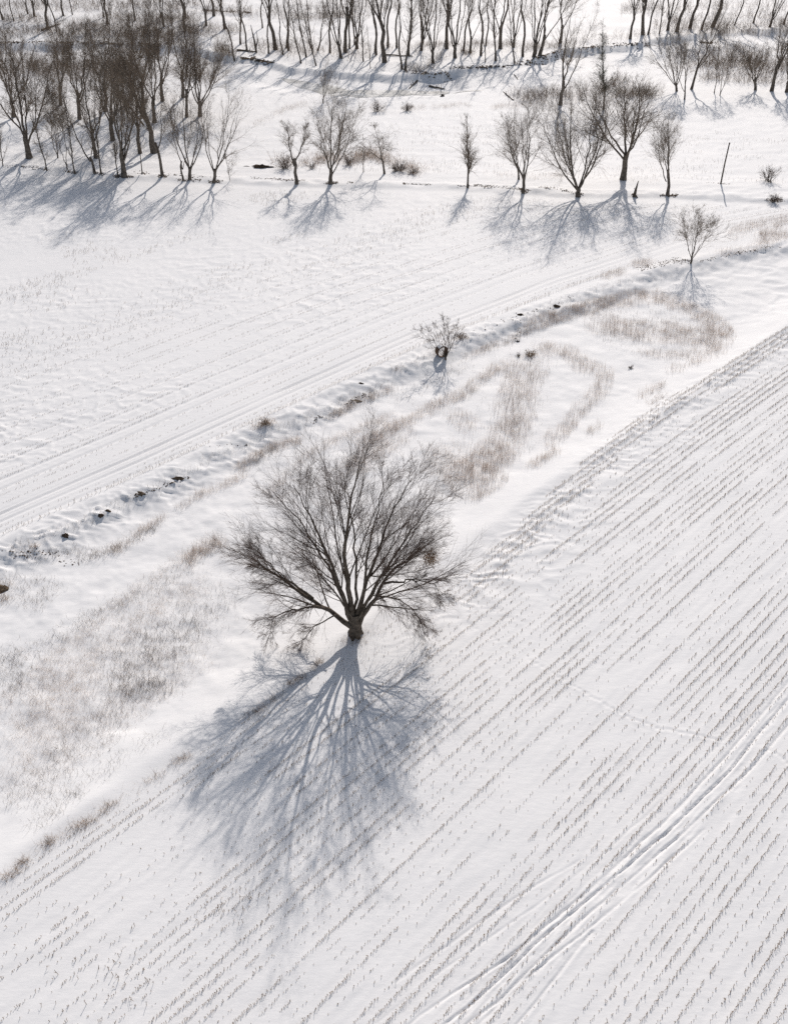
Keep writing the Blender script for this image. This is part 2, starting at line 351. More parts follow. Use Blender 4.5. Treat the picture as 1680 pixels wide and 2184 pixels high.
def tree_meshes(seed, h, stems=4, spread=26, fork=0.16, r0=None, leader=False, lean=(0, 0), n2=9, n3=7, n4=5, tw=0.011, up=0.03,
                bark=None, twig=None, ang2=38, lr2=0.42, droop=0.0, name='tree', curve=0.05):
    """a bare tree of height h: trunk mesh, limb meshes, crown mesh (branches and twigs)"""
    r = np.random.default_rng(seed); r0 = 0.84 * (r0 or 0.020 * h)
    bark = bark or BARK2; twig = twig or TWIG2
    lean = np.array([lean[0], lean[1], 0.0])
    if leader:
        n = 10; z = np.linspace(-0.4, h, n + 1)
        tr = np.stack([np.zeros(n + 1), np.zeros(n + 1), z], 1) + lean[None] * (np.clip(z, 0, None) / h)[:, None] ** 1.3
        tr[2:, :2] += np.cumsum(r.normal(0, 0.011 * h, (n - 1, 2)), 0) * 0.6
        rad = r0 * (1 - 0.93 * np.linspace(0, 1, n + 1)); rad[0] *= 1.5
        trunkP, trunkR = tr[None], rad[None]
        P, D, L, R = spawn(r, trunkP, trunkR, stems, 0.14, 0.93, RAD(spread), 0.15, lr2, 0.3, 0.40, tw * 1.4, up=0.15, taper=0.8)
        limbs = None
    else:
        fh = fork * h; n = 4; z = np.linspace(-0.4, fh, n + 1)
        tr = np.stack([np.zeros(n + 1), np.zeros(n + 1), z], 1) + lean[None] * (np.clip(z, 0, None) / h)[:, None] * 0.8
        tr[2:, :2] += r.normal(0, 0.03 * fh, (n - 1, 2))
        rad = r0 * np.array([1.55, 1.15, 1.0, 0.95, 0.9]); trunkP, trunkR = tr[None], rad[None]
        a0 = r.uniform(0, 6.28); LP, LR = [], []
        for k in range(stems):
            az = a0 + k * 2 * math.pi / stems + r.normal(0, 0.35); sp = RAD(spread) * (0.15 if k == 0 else r.uniform(0.6, 1.25))
            hh = h * (1.0 if k == 0 else r.uniform(0.74, 0.98)) - fh
            top = np.array([math.sin(az) * math.tan(sp) * hh, math.cos(az) * math.tan(sp) * hh, hh]) + lean
            b0 = tr[-1] - np.array([0, 0, fh * r.uniform(0.0, 0.45)]); b0[:2] += 0.25 * r0 * np.array([math.sin(az), math.cos(az)])
            out = nrm(np.array([math.sin(az), math.cos(az), 0]))
            mid1 = b0 + (tr[-1] + top - b0) * 0.28 + out * hh * curve * r.uniform(0.6, 1.4); mid2 = b0 + (tr[-1] + top - b0) * 0.62 + out * hh * curve * r.uniform(0.3, 1.2)
            LP.append(bez([b0, mid1, mid2, tr[-1] + top], 9, r, 0.006 * h)); rb = r0 * (0.58 if k == 0 else r.uniform(0.34, 0.52)) * (4 / max(stems, 3)) ** 0.3
            LR.append(rb * (1 - 0.90 * np.linspace(0, 1, 10)))
        LP, LR = np.array(LP), np.array(LR); limbs = [tubes(LP[k:k + 1], LR[k:k + 1], 6) for k in range(stems)]
        P, D, L, R = spawn(r, LP, LR, n2, 0.18, 0.97, RAD(ang2), 0.2, lr2, 0.3, 0.42, tw * 1.4, up=0.10, taper=0.68)
    cc = lean * 0.2 + np.array([0, 0, 0.12 * h]); D = fan(P, D, cc, 0.35)
    p2, r2 = grow(r, P, D, L, R, 5, 0.12, up - droop * 0.5, 0.25)
    P, D, L, R = spawn(r, p2, r2, n3, 0.10, 1.0, RAD(42), 0.25, 0.52, 0.35, 0.5, tw * 0.95, up=0.05 - droop, taper=0.45)
    D = fan(P, D, cc, 0.30)
    p3, r3 = grow(r, P, D, L, R, 3, 0.15, up * 0.8 - droop, 0.5)
    parts = [tubes(p2, r2, 3), ribbons(r, p3, r3)]
    if n4:
        P, D, L, R = spawn(r, p3, r3, n4, 0.08, 1.0, RAD(44), 0.3, 0.58, 0.4, 0.75, tw * 0.62, up=0.02 - droop, taper=0.3)
        p4, r4 = grow(r, P, fan(P, D, cc, 0.2), L, R, 1, 0.15, 0.02 - droop, 0.4); parts.append(ribbons(r, p4, r4))
    V, q = tubes(trunkP, trunkR, 9)
    tm = mesh_np(name + '_trunk', V, q, mats=[bark], smooth=True)
    lm = [mesh_np(name + '_limb', a, b, mats=[bark], smooth=True) for a, b in limbs] if limbs else []
    V, q = join(parts); cm = mesh_np(name + '_crown', V, q, mats=[twig])
    return tm, lm, cm

def place_tree(name, meshes, loc, label, cat='tree', group=None, rotz=0.0, scale=None):
    root = link(name, None, None, tuple(loc), rotz, scale); root.empty_display_size = 0.3
    tag(root, label, cat, group)
    tm, lm, cm = meshes
    link('trunk', tm, root)
    for m in lm: link('limb', m, root)
    link('crown', cm, root, kind='stuff')
    return root

# ------------------------------------------------------------------ the big tree
def big_tree():
    g = G(758, 1352)[0]; r = np.random.default_rng(5)
    root = link('maple_tree', None, None, tuple(g)); root.empty_display_size = 0.5
    tag(root, 'huge bare spreading tree standing alone at the corn field edge, many thick limbs', 'tree')
    z = np.array([-0.6, -0.1, 0.4, 1.0, 1.7, 2.3]); tr = np.stack([[-0.05, -0.03, 0, 0.02, 0.0, -0.02], [0, 0, 0, 0.02, 0.05, 0.08], z], 1)
    rad = np.array([0.90, 0.63, 0.51, 0.46, 0.44, 0.40])
    V, q = tubes(tr[None], rad[None], 16)
    ang = np.arctan2(V[:, 1], V[:, 0]); fl = 1 + 0.22 * np.sin(ang * 5 + 0.6) * np.clip(1.6 - V[:, 2], 0.15, 1.6) / 1.6 + 0.06 * np.sin(ang * 9)
    V[:, :2] *= fl[:, None]
    link('trunk', mesh_np('maple_trunk', V, q, mats=[BARK], smooth=True), root)
    for a_, l_, w_ in ((.4, 1.3, .20), (1.5, 1.0, .17), (2.6, 1.4, .22), (3.5, 1.2, .18), (4.4, 1.5, .22), (5.5, 1.1, .18)):
        d_ = np.array([math.cos(a_), math.sin(a_), 0]); l_ = l_ * .72; w_ = w_ * .8; pr = np.array([d_ * .30 + [0, 0, .62], d_ * .50 + [0, 0, .16], d_ * .68 * l_ + [0, 0, -.04], d_ * l_ + [0, 0, -.30]])
        V, q = tubes(pr[None], np.array([[w_ * 1.1, w_, w_ * .7, w_ * .35]]), 7); link('root', mesh_np('maple_root', V, q, mats=[BARK], smooth=True), root)
    limbs = [  # control points (x right, y away, z up) from the trunk, base radius
        ([(-.1, .1, 1.5), (-.5, .9, 4.5), (-.7, 1.8, 8.5), (-.2, 2.9, 13.0), (1.1, 4.2, 18.6)], .43),
        ([(-.3, .0, 1.4), (-1.1, .6, 4.6), (-2.4, 1.8, 8.0), (-4.0, 3.6, 11.4), (-6.0, 5.4, 14.4)], .36),
        ([(-.35, -.1, 1.0), (-2.2, -.1, 3.0), (-5.0, .4, 4.9), (-8.4, 1.2, 7.3), (-12.0, 2.0, 9.2)], .40),
        ([(-2.6, -.1, 3.2), (-4.2, -.5, 3.7), (-6.4, -.8, 3.5), (-8.0, -1.2, 3.4), (-9.4, -1.8, 1.6)], .17),
        ([(.35, .0, 1.2), (1.9, .5, 4.0), (3.3, 1.0, 6.6), (5.6, 1.6, 8.4), (8.5, 2.6, 10.4)], .38),
        ([(.2, .15, 1.6), (1.0, 1.0, 5.0), (2.3, 2.4, 8.4), (3.8, 4.0, 11.6), (6.2, 5.8, 14.8)], .33),
        ([(.05, .1, 1.8), (.9, .6, 5.2), (1.4, 1.6, 9.4), (2.5, 2.6, 13.0), (3.3, 3.4, 17.0)], .27),
        ([(-.2, .2, 1.7), (-1.5, 1.6, 4.4), (-3.2, 3.6, 7.0), (-5.6, 5.8, 9.4), (-8.2, 7.4, 11.6)], .27),
        ([(.3, .3, 1.6), (1.8, 1.9, 4.0), (4.2, 4.2, 6.6), (6.6, 6.2, 9.2), (8.8, 7.6, 11.0)], .27),
        ([(-.15, -.15, 1.8), (-1.2, -.9, 5.0), (-2.6, -1.6, 8.2), (-4.2, -2.2, 11.2), (-6.4, -2.6, 13.6)], .17),
        ([(.2, -.15, 1.8), (1.4, -.8, 5.2), (2.6, -1.4, 8.6), (4.4, -1.9, 11.4), (6.6, -2.2, 13.2)], .16),
        ([(1.9, .4, 4.0), (3.4, -.3, 4.6), (4.8, -.7, 4.4), (6.2, -1.0, 3.4), (7.2, -1.4, 2.0)], .13),
        ([(-1.6, -.3, 2.6), (-2.8, -1.8, 3.3), (-4.2, -3.0, 3.2), (-5.6, -4.0, 2.2), (-6.6, -4.6, 1.0)], .11),
        ([(.0, .3, 1.7), (.2, 2.2, 4.6), (.1, 4.8, 7.6), (-.6, 7.4, 10.0), (-.8, 9.4, 12.0)], .25),
        ([(-3.6, .1, 4.1), (-5.2, -.6, 6.6), (-7.0, -1.2, 9.0), (-8.6, -1.4, 11.4), (-10.2, -1.2, 13.0)], .20),
        ([(2.6, .6, 5.4), (4.6, -.2, 6.6), (6.4, -.8, 7.2), (8.0, -1.2, 7.4), (9.6, -1.6, 7.0)], .17),
        ([(-4.0, .2, 4.3), (-5.8, 1.6, 5.2), (-7.6, 2.6, 5.8), (-9.0, 3.2, 6.0), (-10.4, 3.6, 5.8)], .16),
    ]
    LP, LR, limb_o = [], [], []
    for c, rb in limbs:
        c = np.array(c); c[1:, 2] = (c[1:, 2] * .97 + .62 * c[1:, 1]) * np.array([1, .97, .92, .865]); c[1:, 1] *= .35; c[1:, 0] *= np.array([1, .95, .88, .80]); LP.append(bez(c, 14, r, 0.065)); LR.append(.68 * rb * (1 - 0.90 * np.linspace(0, 1, 15) ** 0.8))
    LP, LR = np.array(LP), np.array(LR)
    for k in range(len(limbs)):
        V, q = tubes(LP[k:k + 1], LR[k:k + 1], 9)
        limb_o.append(link('limb', mesh_np('maple_limb', V, q, mats=[BARK], smooth=True), root))
    cc = (-.5, 0.2, 4.5)
    P, D, L, R = spawn(r, LP, LR, 13, 0.20, 0.97, RAD(34), 0.16, 0.50, 0.3, 0.42, 0.020, up=0.0, taper=0.60)
    p2, r2 = grow(r, P, fan(P, D, cc, 0.32), L, R, 8, 0.075, 0.006, 0.18)
    P, D, L, R = spawn(r, p2, r2, 16, 0.15, 1.0, RAD(36), 0.2, 0.50, 0.35, 0.36, 0.0062, up=0.0, taper=0.5)
    low = (P[:, 2] < 4.5)
    p3, r3 = grow(r, P, fan(P, D, cc, 0.25), L, R, 5, 0.085, np.where(low, -0.06, 0.004), 0.35)
    P, D, L, R = spawn(r, p3, r3, 13, 0.12, 1.0, RAD(38), 0.25, 0.46, 0.4, 0.58, 0.0040, up=0.0, taper=0.35)
    low = (P[:, 2] < 3.5)
    p4, r4 = grow(r, P, fan(P, D, cc, 0.15), L, R, 2, 0.13, np.where(low, -0.09, 0.01), 0.6)
    # weeping sprouts round the low limbs
    sel = np.array([2, 3, 4, 11, 12]); P, D, L, R = spawn(r, LP[sel], LR[sel], 26, 0.16, 0.9, RAD(65), 0.3, 0.25, 0.35, 0.13, 0.011, up=-0.12, taper=0.2)
    pd, rd = grow(r, P, fan(P, D, cc, 0.4), L, R, 6, 0.11, -0.12, 0.3)
    zc = pd[:, :, 2] < 0.15; pd[:, :, 2] = np.where(zc, 0.15 + 0.1 * r.random(pd.shape[:2]), pd[:, :, 2])
    P, D, L, R = spawn(r, pd, rd, 12, 0.15, 1.0, RAD(36), 0.25, 0.38, 0.4, 0.7, 0.0045, up=-0.05, taper=0.3)
    pe, re = grow(r, P, D, L, R, 2, 0.14, -0.06, 0.6)
    for k in np.argsort(-r2[:, 0])[:120]:
        V, q = tubes(p2[k:k + 1], r2[k:k + 1], 6)
        link('branch', mesh_np('maple_branch', V, q, mats=[BARK], smooth=True), limb_o[k // 13])
    rest = np.argsort(-r2[:, 0])[120:]
    V, q = join([tubes(p2[rest], r2[rest], 4), tubes(p3, r3, 3), ribbons(r, p4, r4), tubes(pd, rd, 3), ribbons(r, pe, re)])
    link('crown', mesh_np('maple_crown', V, q, mats=[TWIG]), root, kind='stuff')
    print('big tree tris', len(q) * 2)
    # squirrel nest of dead leaves in the right of the crown
    n = 700; c = np.array([6.5, .4, 8.4]); a = c + r.normal(0, 0.34, (n, 3)); d = nrm(r.normal(size=(n, 3))) * 0.16; e = nrm(r.normal(size=(n, 3))) * 0.10
    V = np.stack([a, a + d, a + e], 1).reshape(-1, 3)
    link('leaf_nest', mesh_np('leaf_nest', V, tris=np.arange(3 * n).reshape(-1, 3), mats=[RUSSET]), root, kind='stuff')
big_tree()

# ------------------------------------------------------------------ trees along the lane, one by one: foot (x, y), top y, top x, shape, label
ROW = [
    # x, y, ytop, xtop, dict, label
    (633, 392, 262, 622, dict(stems=2, spread=34, fork=.42, n2=16, n3=9, n4=10, droop=.05, r0=.34), 'forked bare tree with two spreading arms, beside the brush pile on the lane'),
    (705, 391, 205, 712, dict(stems=6, spread=24, fork=.16, n2=13, n3=8, n4=10, r0=.42), 'tall fan shaped bare tree beside the forked one, reeds at its foot'),
    (997, 401, 243, 996, dict(leader=True, stems=46, spread=42, lr2=.30, n3=8, n4=5, r0=.24), 'slim bare tree with one straight stem, alone on the lane bank'),
    (1115, 411, 222, 1118, dict(stems=5, spread=23, fork=.18, n2=13, n3=8, n4=10, r0=.33), 'bare tree with dark soil at its foot, next along from the slim straight one'),
    (1106, 383, 262, 1092, dict(stems=3, spread=22, fork=.30, n2=12, n3=7, n4=5, r0=.20), 'smaller bare tree close behind the one with dark soil at its foot'),
    (1232, 418, 197, 1232, dict(stems=8, spread=25, fork=.09, n2=11, n3=8, n4=10, r0=.50, curve=.10), 'broad vase shaped bare tree with eight stems rising from one stump'),
    (1328, 384, 160, 1345, dict(stems=6, spread=31, fork=.26, n2=14, n3=9, n4=10, r0=.60, curve=.08), 'largest bare tree of the lane row, thick trunk and wide crown'),
    (1423, 416, 250, 1432, dict(stems=4, spread=23, fork=.30, n2=14, n3=9, n4=10, r0=.32), 'last bare tree of the lane row before the utility pole'),
    (1472, 561, 448, 1486, dict(stems=8, spread=28, fork=.12, n2=11, n3=8, n4=7, r0=.18, tw=.009), 'small bare tree on the ditch bank below the lane, alone above the reeds'),
    (950, 767, 682, 948, dict(stems=8, spread=33, fork=.08, n2=9, n3=7, n4=7, r0=.16, tw=.009, lr2=.36, bark=BARK, twig=TWIG), 'small bushy bare tree growing beside the rusty steel pipe'),
    (820, 371, 268, 800, dict(stems=3, spread=38, fork=.34, n2=16, n3=9, n4=5, r0=.22, droop=.16), 'crooked arching bare tree above tangled brush on the lane'),
    (775, 367, 285, 775, dict(leader=True, stems=18, spread=32, lr2=.26, n3=5, n4=3, r0=.11), 'thin upright sapling between the fan shaped tree and the arching one'),
]
GROVE = [
    (63, 337, 78, 12, dict(stems=6, spread=24, fork=.22, r0=.62), 'thick bare tree leaning outward, nearest the frame edge in the lane grove'),
    (7, 353, 265, -4, dict(leader=True, stems=14, spread=32, r0=.13), 'young sapling at the very edge of the frame on the lane bank'),
    (101, 364, 222, 58, dict(leader=True, stems=22, spread=30, lr2=.24, r0=.17), 'slender leaning stem standing between the thick edge tree and the sapling clump'),
    (124, 337, 168, 104, dict(stems=5, spread=10, fork=.05, r0=.18), 'clump of thin upright stems behind the lane, in the grove'),
    (144, 362, 200, 112, dict(stems=2, spread=12, fork=.10, r0=.15), 'pair of thin stems leaning over, just before the twin trees'),
    (160, 371, 190, 128, dict(leader=True, stems=22, spread=30, lr2=.24, r0=.17), 'thin leaning tree with brown grass collar on the lane bank'),
    (203, 369, 172, 140, dict(stems=2, spread=14, fork=.18, r0=.28), 'long leaning tree of the twin pair on the lane bank'),
    (216, 371, 165, 196, dict(leader=True, stems=26, spread=30, lr2=.24, r0=.18), 'straighter tree of the twin pair on the lane bank'),
    (205, 338, 118, 182, dict(stems=4, spread=18, fork=.30, r0=.40), 'large bare tree behind the twin pair, across the lane'),
    (265, 376, 135, 250, dict(stems=6, spread=20, fork=.25, r0=.52), 'tall thick bare tree with bare earth round its foot, middle of the grove'),
    (252, 376, 210, 236, dict(leader=True, stems=20, spread=30, lr2=.22, r0=.15), 'slim stem touching the tall thick tree with bare earth'),
    (241, 300, 66, 222, dict(stems=5, spread=20, fork=.22, r0=.50), 'big dim bare tree deep inside the grove behind the tall thick one'),
    (299, 328, 100, 270, dict(stems=4, spread=17, fork=.30, r0=.38), 'dark trunk leaning inside the grove, across the lane from the single sapling'),
    (304, 371, 215, 290, dict(leader=True, stems=18, spread=28, lr2=.20, r0=.13), 'single sapling on the lane bank between two thick trees'),
    (329, 326, 82, 262, dict(stems=5, spread=18, fork=.40, r0=.58), 'heavy trunk leaning far over inside the grove'),
    (347, 376, 160, 310, dict(stems=3, spread=16, fork=.35, r0=.30), 'leaning tree on the lane bank with a mound of soil at its foot'),
    (405, 383, 172, 398, dict(stems=6, spread=24, fork=.13, r0=.36, n2=9, n3=6, n4=4), 'open fan shaped tree of many pale stems on the lane bank'),
    (391, 385, 215, 368, dict(stems=2, spread=14, fork=.25, r0=.20), 'slim companion stem at the foot of the open fan shaped tree'),
    (457, 389, 175, 470, dict(stems=6, spread=25, fork=.14, r0=.34, n2=9, n3=6, n4=4), 'last fan shaped tree of the grove, beside the open snow'),
    (491, 385, 325, 480, dict(leader=True, stems=10, spread=30, r0=.07), 'little sapling just past the end of the grove'),
    (347, 216, 10, 330, dict(stems=4, spread=14, fork=.30, r0=.42), 'distant trunk behind the grove, standing on the creek flat'),
    (391, 209, 5, 380, dict(stems=4, spread=14, fork=.30, r0=.42), 'second distant trunk behind the grove, near the creek'),
    (427, 248, 60, 418, dict(stems=7, spread=26, fork=.18, r0=.50), 'dense rounded bare tree at the back corner of the grove'),
    (330, 262, 50, 318, dict(stems=5, spread=20, fork=.28, r0=.42), 'bare tree in the middle depth of the grove, half hidden'),
    (170, 255, 30, 160, dict(stems=5, spread=20, fork=.26, r0=.44), 'bare tree at the back of the grove above the brown brush'),
    (30, 250, 30, 5, dict(stems=6, spread=22, fork=.20, r0=.46), 'bare tree far back near the frame edge, in the brown brush'),
    (280, 215, 5, 275, dict(stems=5, spread=18, fork=.28, r0=.44), 'tall dim tree at the rear of the grove by the creek bank'),
    (225, 238, 20, 218, dict(stems=5, spread=18, fork=.28, r0=.42), 'tall bare tree at the rear of the grove, behind the twin pair'),
    (305, 232, 12, 296, dict(stems=4, spread=18, fork=.34, r0=.42), 'tall bare tree at the rear of the grove, behind the heavy leaning trunk'),
    (130, 225, 40, 118, dict(stems=4, spread=20, fork=.28, r0=.38), 'bare tree rising out of brown brush behind the thin stem clump'),
    (398, 250, 70, 402, dict(stems=4, spread=16, fork=.34, r0=.36), 'bare tree close beside the dense rounded one at the back of the grove'),
]
GD = dict(n2=15, n3=9, n4=10, tw=.0098, lr2=.44, twig=TWIG2, bark=BARK2)
RD = dict(tw=.0095, lr2=.50, ang2=44)
def row_tree(e, seed, base, group, name):
    x, y, yt, xt, kw, label = e
    g = G(x, y)[0]; h = tall(x, y, yt)
    d = math.hypot(g[1], CAM_H); lean = (xt - x - (x - 840) * (y - yt) / 3600.0) * d / FPX     # what is left after perspective
    k = dict(base); k.update(kw); k['lean'] = (lean * 1.0, 0.0)
    place_tree(name, tree_meshes(seed, h, name=name, **k), g, label, 'tree', group)
for i, e in enumerate(ROW): row_tree(e, 100 + i, RD, 'bare trees along the lane', 'bare_tree')
for i, e in enumerate(GROVE): row_tree(e, 200 + i, GD, 'bare trees of the lane grove', 'bare_tree')

# ------------------------------------------------------------------ far trees beyond the creek: copies of a few kinds
VAR = {
    'thick': [tree_meshes(301, 26, stems=4, spread=14, fork=.34, r0=.50, n2=14, n3=8, n4=6, tw=.0145, name='far_a', lr2=.40), tree_meshes(302, 26, stems=3, spread=17, fork=.42, r0=.52, n2=14, n3=8, n4=6, tw=.0145, name='far_b', lr2=.40)],
    'forked': [tree_meshes(303, 26, stems=3, spread=18, fork=.20, r0=.46, n2=14, n3=8, n4=6, tw=.0145, name='far_c', lr2=.38), tree_meshes(304, 26, stems=5, spread=15, fork=.12, r0=.46, n2=8, n3=7, n4=6, tw=.0145, name='far_d', lr2=.28)],
    'slender': [tree_meshes(305, 26, leader=True, stems=24, spread=28, lr2=.20, r0=.27, n3=6, n4=5, tw=.0135, name='far_e'), tree_meshes(306, 26, stems=2, spread=9, fork=.40, r0=.28, n2=9, n3=6, n4=5, tw=.0135, name='far_f', lr2=.26)],
}
FAR = [  # foot x, y, approx height m, kind, lean (x per height)
    (500, 124, 17, 'slender', -.12), (527, 108, 16, 'slender', -.06), (588, 106, 20, 'thick', -.10), (604, 117, 13, 'slender', -.10), (615, 108, 19, 'slender', .02),
    (642, 135, 14, 'slender', -.12), (653, 122, 18, 'slender', -.10), (674, 140, 15, 'slender', -.18), (678, 108, 11, 'forked', .28), (727, 124, 21, 'forked', -.16),
    (736, 112, 19, 'thick', .04), (745, 103, 18, 'slender', .05), (761, 104, 19, 'forked', .06), (775, 131, 13, 'slender', -.1), (790, 146, 8, 'slender', -.1),
    (802, 117, 19, 'slender', -.02), (820, 133, 21, 'thick', -.10), (827, 101, 19, 'slender', .02), (857, 148, 17, 'slender', -.10), (864, 149, 20, 'slender', .06),
    (871, 119, 19, 'slender', .02), (898, 108, 18, 'forked', .16), (923, 135, 20, 'forked', -.03), (952, 104, 19, 'thick', -.03), (970, 124, 20, 'forked', -.02),
    (988, 108, 18, 'slender', .1), (1025, 119, 20, 'slender', -.02), (1035, 133, 9, 'slender', -.12), (1056, 130, 20, 'slender', -.04), (1066, 104, 21, 'forked', .02),
    (1097, 135, 14, 'slender', -.15), (1114, 121, 20, 'slender', -.04), (1138, 122, 21, 'forked', .02), (1150, 119, 19, 'forked', .16),
    (1343, 83, 15, 'thick', 0), (1370, 74, 18, 'thick', -.14), (1381, 74, 18, 'slender', .1), (1405, 72, 17, 'slender', .04), (1423, 65, 20, 'forked', .02),
    (1442, 68, 18, 'thick', .1), (1470, 60, 18, 'thick', .1), (1495, 64, 19, 'slender', .12), (1518, 58, 19, 'thick', .28), (1565, 54, 15, 'slender', .2), (1605, 50, 16, 'slender', .08), (1640, 58, 17, 'forked', .12), (1670, 52, 16, 'slender', .1),
    (103, 63, 14, 'thick', .02), (122, 68, 13, 'slender', -.06), (30, 45, 12, 'slender', 0), (60, 30, 12, 'forked', .02), (155, 32, 12, 'slender', .04), (480, 62, 15, 'thick', -.05), (440, 55, 15, 'forked', 0), (395, 66, 16, 'thick', 0), (560, 60, 13, 'slender', 0), (350, 58, 15, 'forked', 0), (230, 52, 13, 'thick', .03),
]
NEARFLAT = [  # creek flat on the near side, right-hand part
    (689, 220, 120, 697, dict(stems=5, spread=11, fork=.18, r0=.16, n2=9, n3=5, n4=4), 'thin upright many stemmed tree alone on the creek flat'),
    (1194, 224, 20, 1225, dict(stems=3, spread=24, fork=.26, r0=.46, n2=13, n3=7, n4=5), 'large bare tree with spreading arms leaning over, before the snowy creek bend'),
    (1286, 235, 38, 1296, dict(leader=True, stems=70, spread=48, lr2=.16, r0=.26, n3=9, n4=6, twig=IVY, droop=.1), 'narrow dark tree clothed in hanging twigs, beside the large leaning one'),
    (1442, 195, 60, 1430, dict(stems=7, spread=22, fork=.10, r0=.34), 'many stemmed bare tree at the corner of the brown brush'),
    (1459, 213, 90, 1462, dict(stems=3, spread=12, fork=.25, r0=.20), 'thin bare tree just before the many stemmed one by the brush'),
    (1473, 191, 15, 1535, dict(stems=3, spread=17, fork=.30, r0=.32), 'bare tree leaning over the brown brush, third along the flat'),
    (1522, 199, 88, 1535, dict(leader=True, stems=20, spread=28, lr2=.20, r0=.13), 'thin pole-like stem before the brush, paired with a shadowed twin'),
    (1534, 204, 80, 1560, dict(stems=3, spread=9, fork=.08, r0=.15), 'thin clump of stems before the brush, twin of the pole-like one'),
    (1610, 192, 95, 1606, dict(stems=7, spread=36, fork=.28, r0=.36), 'squat bushy bare tree before the brown brush'),
    (1644, 195, 10, 1690, dict(stems=4, spread=15, fork=.36, r0=.44), 'heavy trunk leaning out past the squat bushy tree'),
    (1676, 197, 60, 1700, dict(stems=4, spread=20, fork=.30, r0=.40), 'bare tree cut by the frame edge beyond the heavy leaning trunk'),
]
for i, e in enumerate(NEARFLAT): row_tree(e, 400 + i, dict(n2=12, n3=8, n4=7, tw=.0115), 'bare trees on the creek flat', 'bare_tree')
ORD = ['first', 'second', 'third', 'fourth', 'fifth', 'sixth', 'seventh', 'eighth', 'ninth', 'tenth', 'eleventh', 'twelfth', 'thirteenth', 'fourteenth', 'fifteenth', 'sixteenth', 'seventeenth', 'eighteenth', 'nineteenth', 'twentieth', 'twenty-first', 'twenty-second', 'twenty-third', 'twenty-fourth', 'twenty-fifth', 'twenty-sixth', 'twenty-seventh', 'twenty-eighth', 'twenty-ninth', 'thirtieth', 'thirty-first', 'thirty-second', 'thirty-third', 'thirty-fourth', 'thirty-fifth', 'thirty-sixth', 'thirty-seventh', 'thirty-eighth', 'thirty-ninth', 'fortieth']
rr = np.random.default_rng(77); cnt = {}
rf = np.random.default_rng(78)
FAR += [(float(x_), float(rf.uniform(88, 116)), float(rf.uniform(13, 19)), ['slender', 'slender', 'forked'][rf.integers(3)], float(rf.normal(0, .07))) for x_ in np.linspace(515, 1185, 15) + rf.uniform(-12, 12, 15)]
FAR += [(float(x_), float(rf.uniform(30, 50)), float(rf.uniform(12, 18)), ['slender', 'thick', 'forked'][rf.integers(3)], float(rf.normal(0, .06))) for x_ in np.linspace(20, 470, 8) + rf.uniform(-15, 15, 8)]
def zone(x, y):
    if x < 490: return 'beyond the creek behind the grove'
    if x < 1200: return 'on the far creek bank'
    return 'beyond the creek past the bend'
for x, y, h, kind, lean in sorted(FAR):
    v = VAR[kind][rr.integers(2)]; g = G(x, y)[0]; s = h * 1.45 / 26.0
    z = zone(x, y); k = cnt.get((kind, z), 0); cnt[(kind, z)] = k + 1
    desc = {'thick': 'thick trunked', 'forked': 'fork stemmed', 'slender': 'slender'}[kind]
    o = place_tree('bare_tree', v, g, f'{desc} bare tree {z}, {ORD[k]} {desc.split()[0]} one from the left', 'tree', 'far bare trees by the creek', 0, (s * rr.uniform(.85, 1.1), s * rr.uniform(.85, 1.1), s))
    o.rotation_euler = (0, math.atan(lean + (x - 840) / 3600.0 * 0.0), 0)
    o.location.z -= 0.15
    if rr.random() < .5: o.scale.x *= -1

# ------------------------------------------------------------------ blades: reeds, weeds, grass
def strokes(L, seed, flat=False):
    """ground points scattered along photo strokes: [(points, half width px, count)]"""
    r = np.random.default_rng(seed); out = []
    for pts, w, n in L:
        p = np.array(pts, float)
        if len(p) == 1: p = np.concatenate([p, p + [[1, 0]]])
        s = np.concatenate([[0], np.cumsum(np.hypot(*np.diff(p, axis=0).T))]); q = r.random(n) * s[-1]
        x = np.interp(q, s, p[:, 0]); y = np.interp(q, s, p[:, 1])
        cl = 0.55 + 0.45 * vn(x / 26, y / 13, 3)                       # clumping
        if flat:
            a_ = r.uniform(0, 6.2832, n); d_ = np.sqrt(r.random(n)) * w * 1.55 * (1 + .25 * vn(x / 11, y / 11, 14)); x = x + d_ * np.cos(a_); y = y + d_ * np.sin(a_) * .72
        else:
            x = x + np.clip(r.normal(0, .8, n), -1.5, 1.5) * w * 1.25; y = y + np.clip(r.normal(0, .8, n), -1.5, 1.5) * w * 0.8
        ok = (r.random(n) < 0.35 + 0.65 * np.clip(0.5 + 0.9 * vn(x / 16, y / 9, 8), 0, 1))
        out.append(np.stack([x, y], 1)[ok])
    return np.concatenate(out)
def blades(P, h, hsd, w, lean, seed, seg=1, windx=0.0):
    r = np.random.default_rng(seed); n = len(P)
    hh = np.clip(r.normal(h, hsd, n), 0.3 * h, 2 * h); a = r.uniform(0, math.pi, n)
    side = np.stack([np.cos(a), np.sin(a), 0 * a], 1) * (w * r.uniform(.6, 1.4, n))[:, None] * 0.5
    t = r.normal(0, lean, (n, 2)); t[:, 0] += windx
    top = P + np.concatenate([t * hh[:, None], (hh * (1 - 0.25 * np.hypot(*t.T)))[:, None]], 1)
    base = P - np.array([0, 0, .05])
    V = np.stack([base - side, base + side, top + side * .35, top - side * .35], 1).reshape(-1, 3)
    return V, np.arange(4 * n).reshape(-1, 4)
def z_of(P):
    g = G(P[:, 0], P[:, 1]); return g
c5 = lambda *p: [(840 + .5 * x, 470.4 + .5 * y) for x, y in p]
c4 = lambda *p: [(.5 * x, 470.4 + .5 * y) for x, y in p]
c6 = lambda *p: [(.5 * x, 1209.6 + .5 * y) for x, y in p]
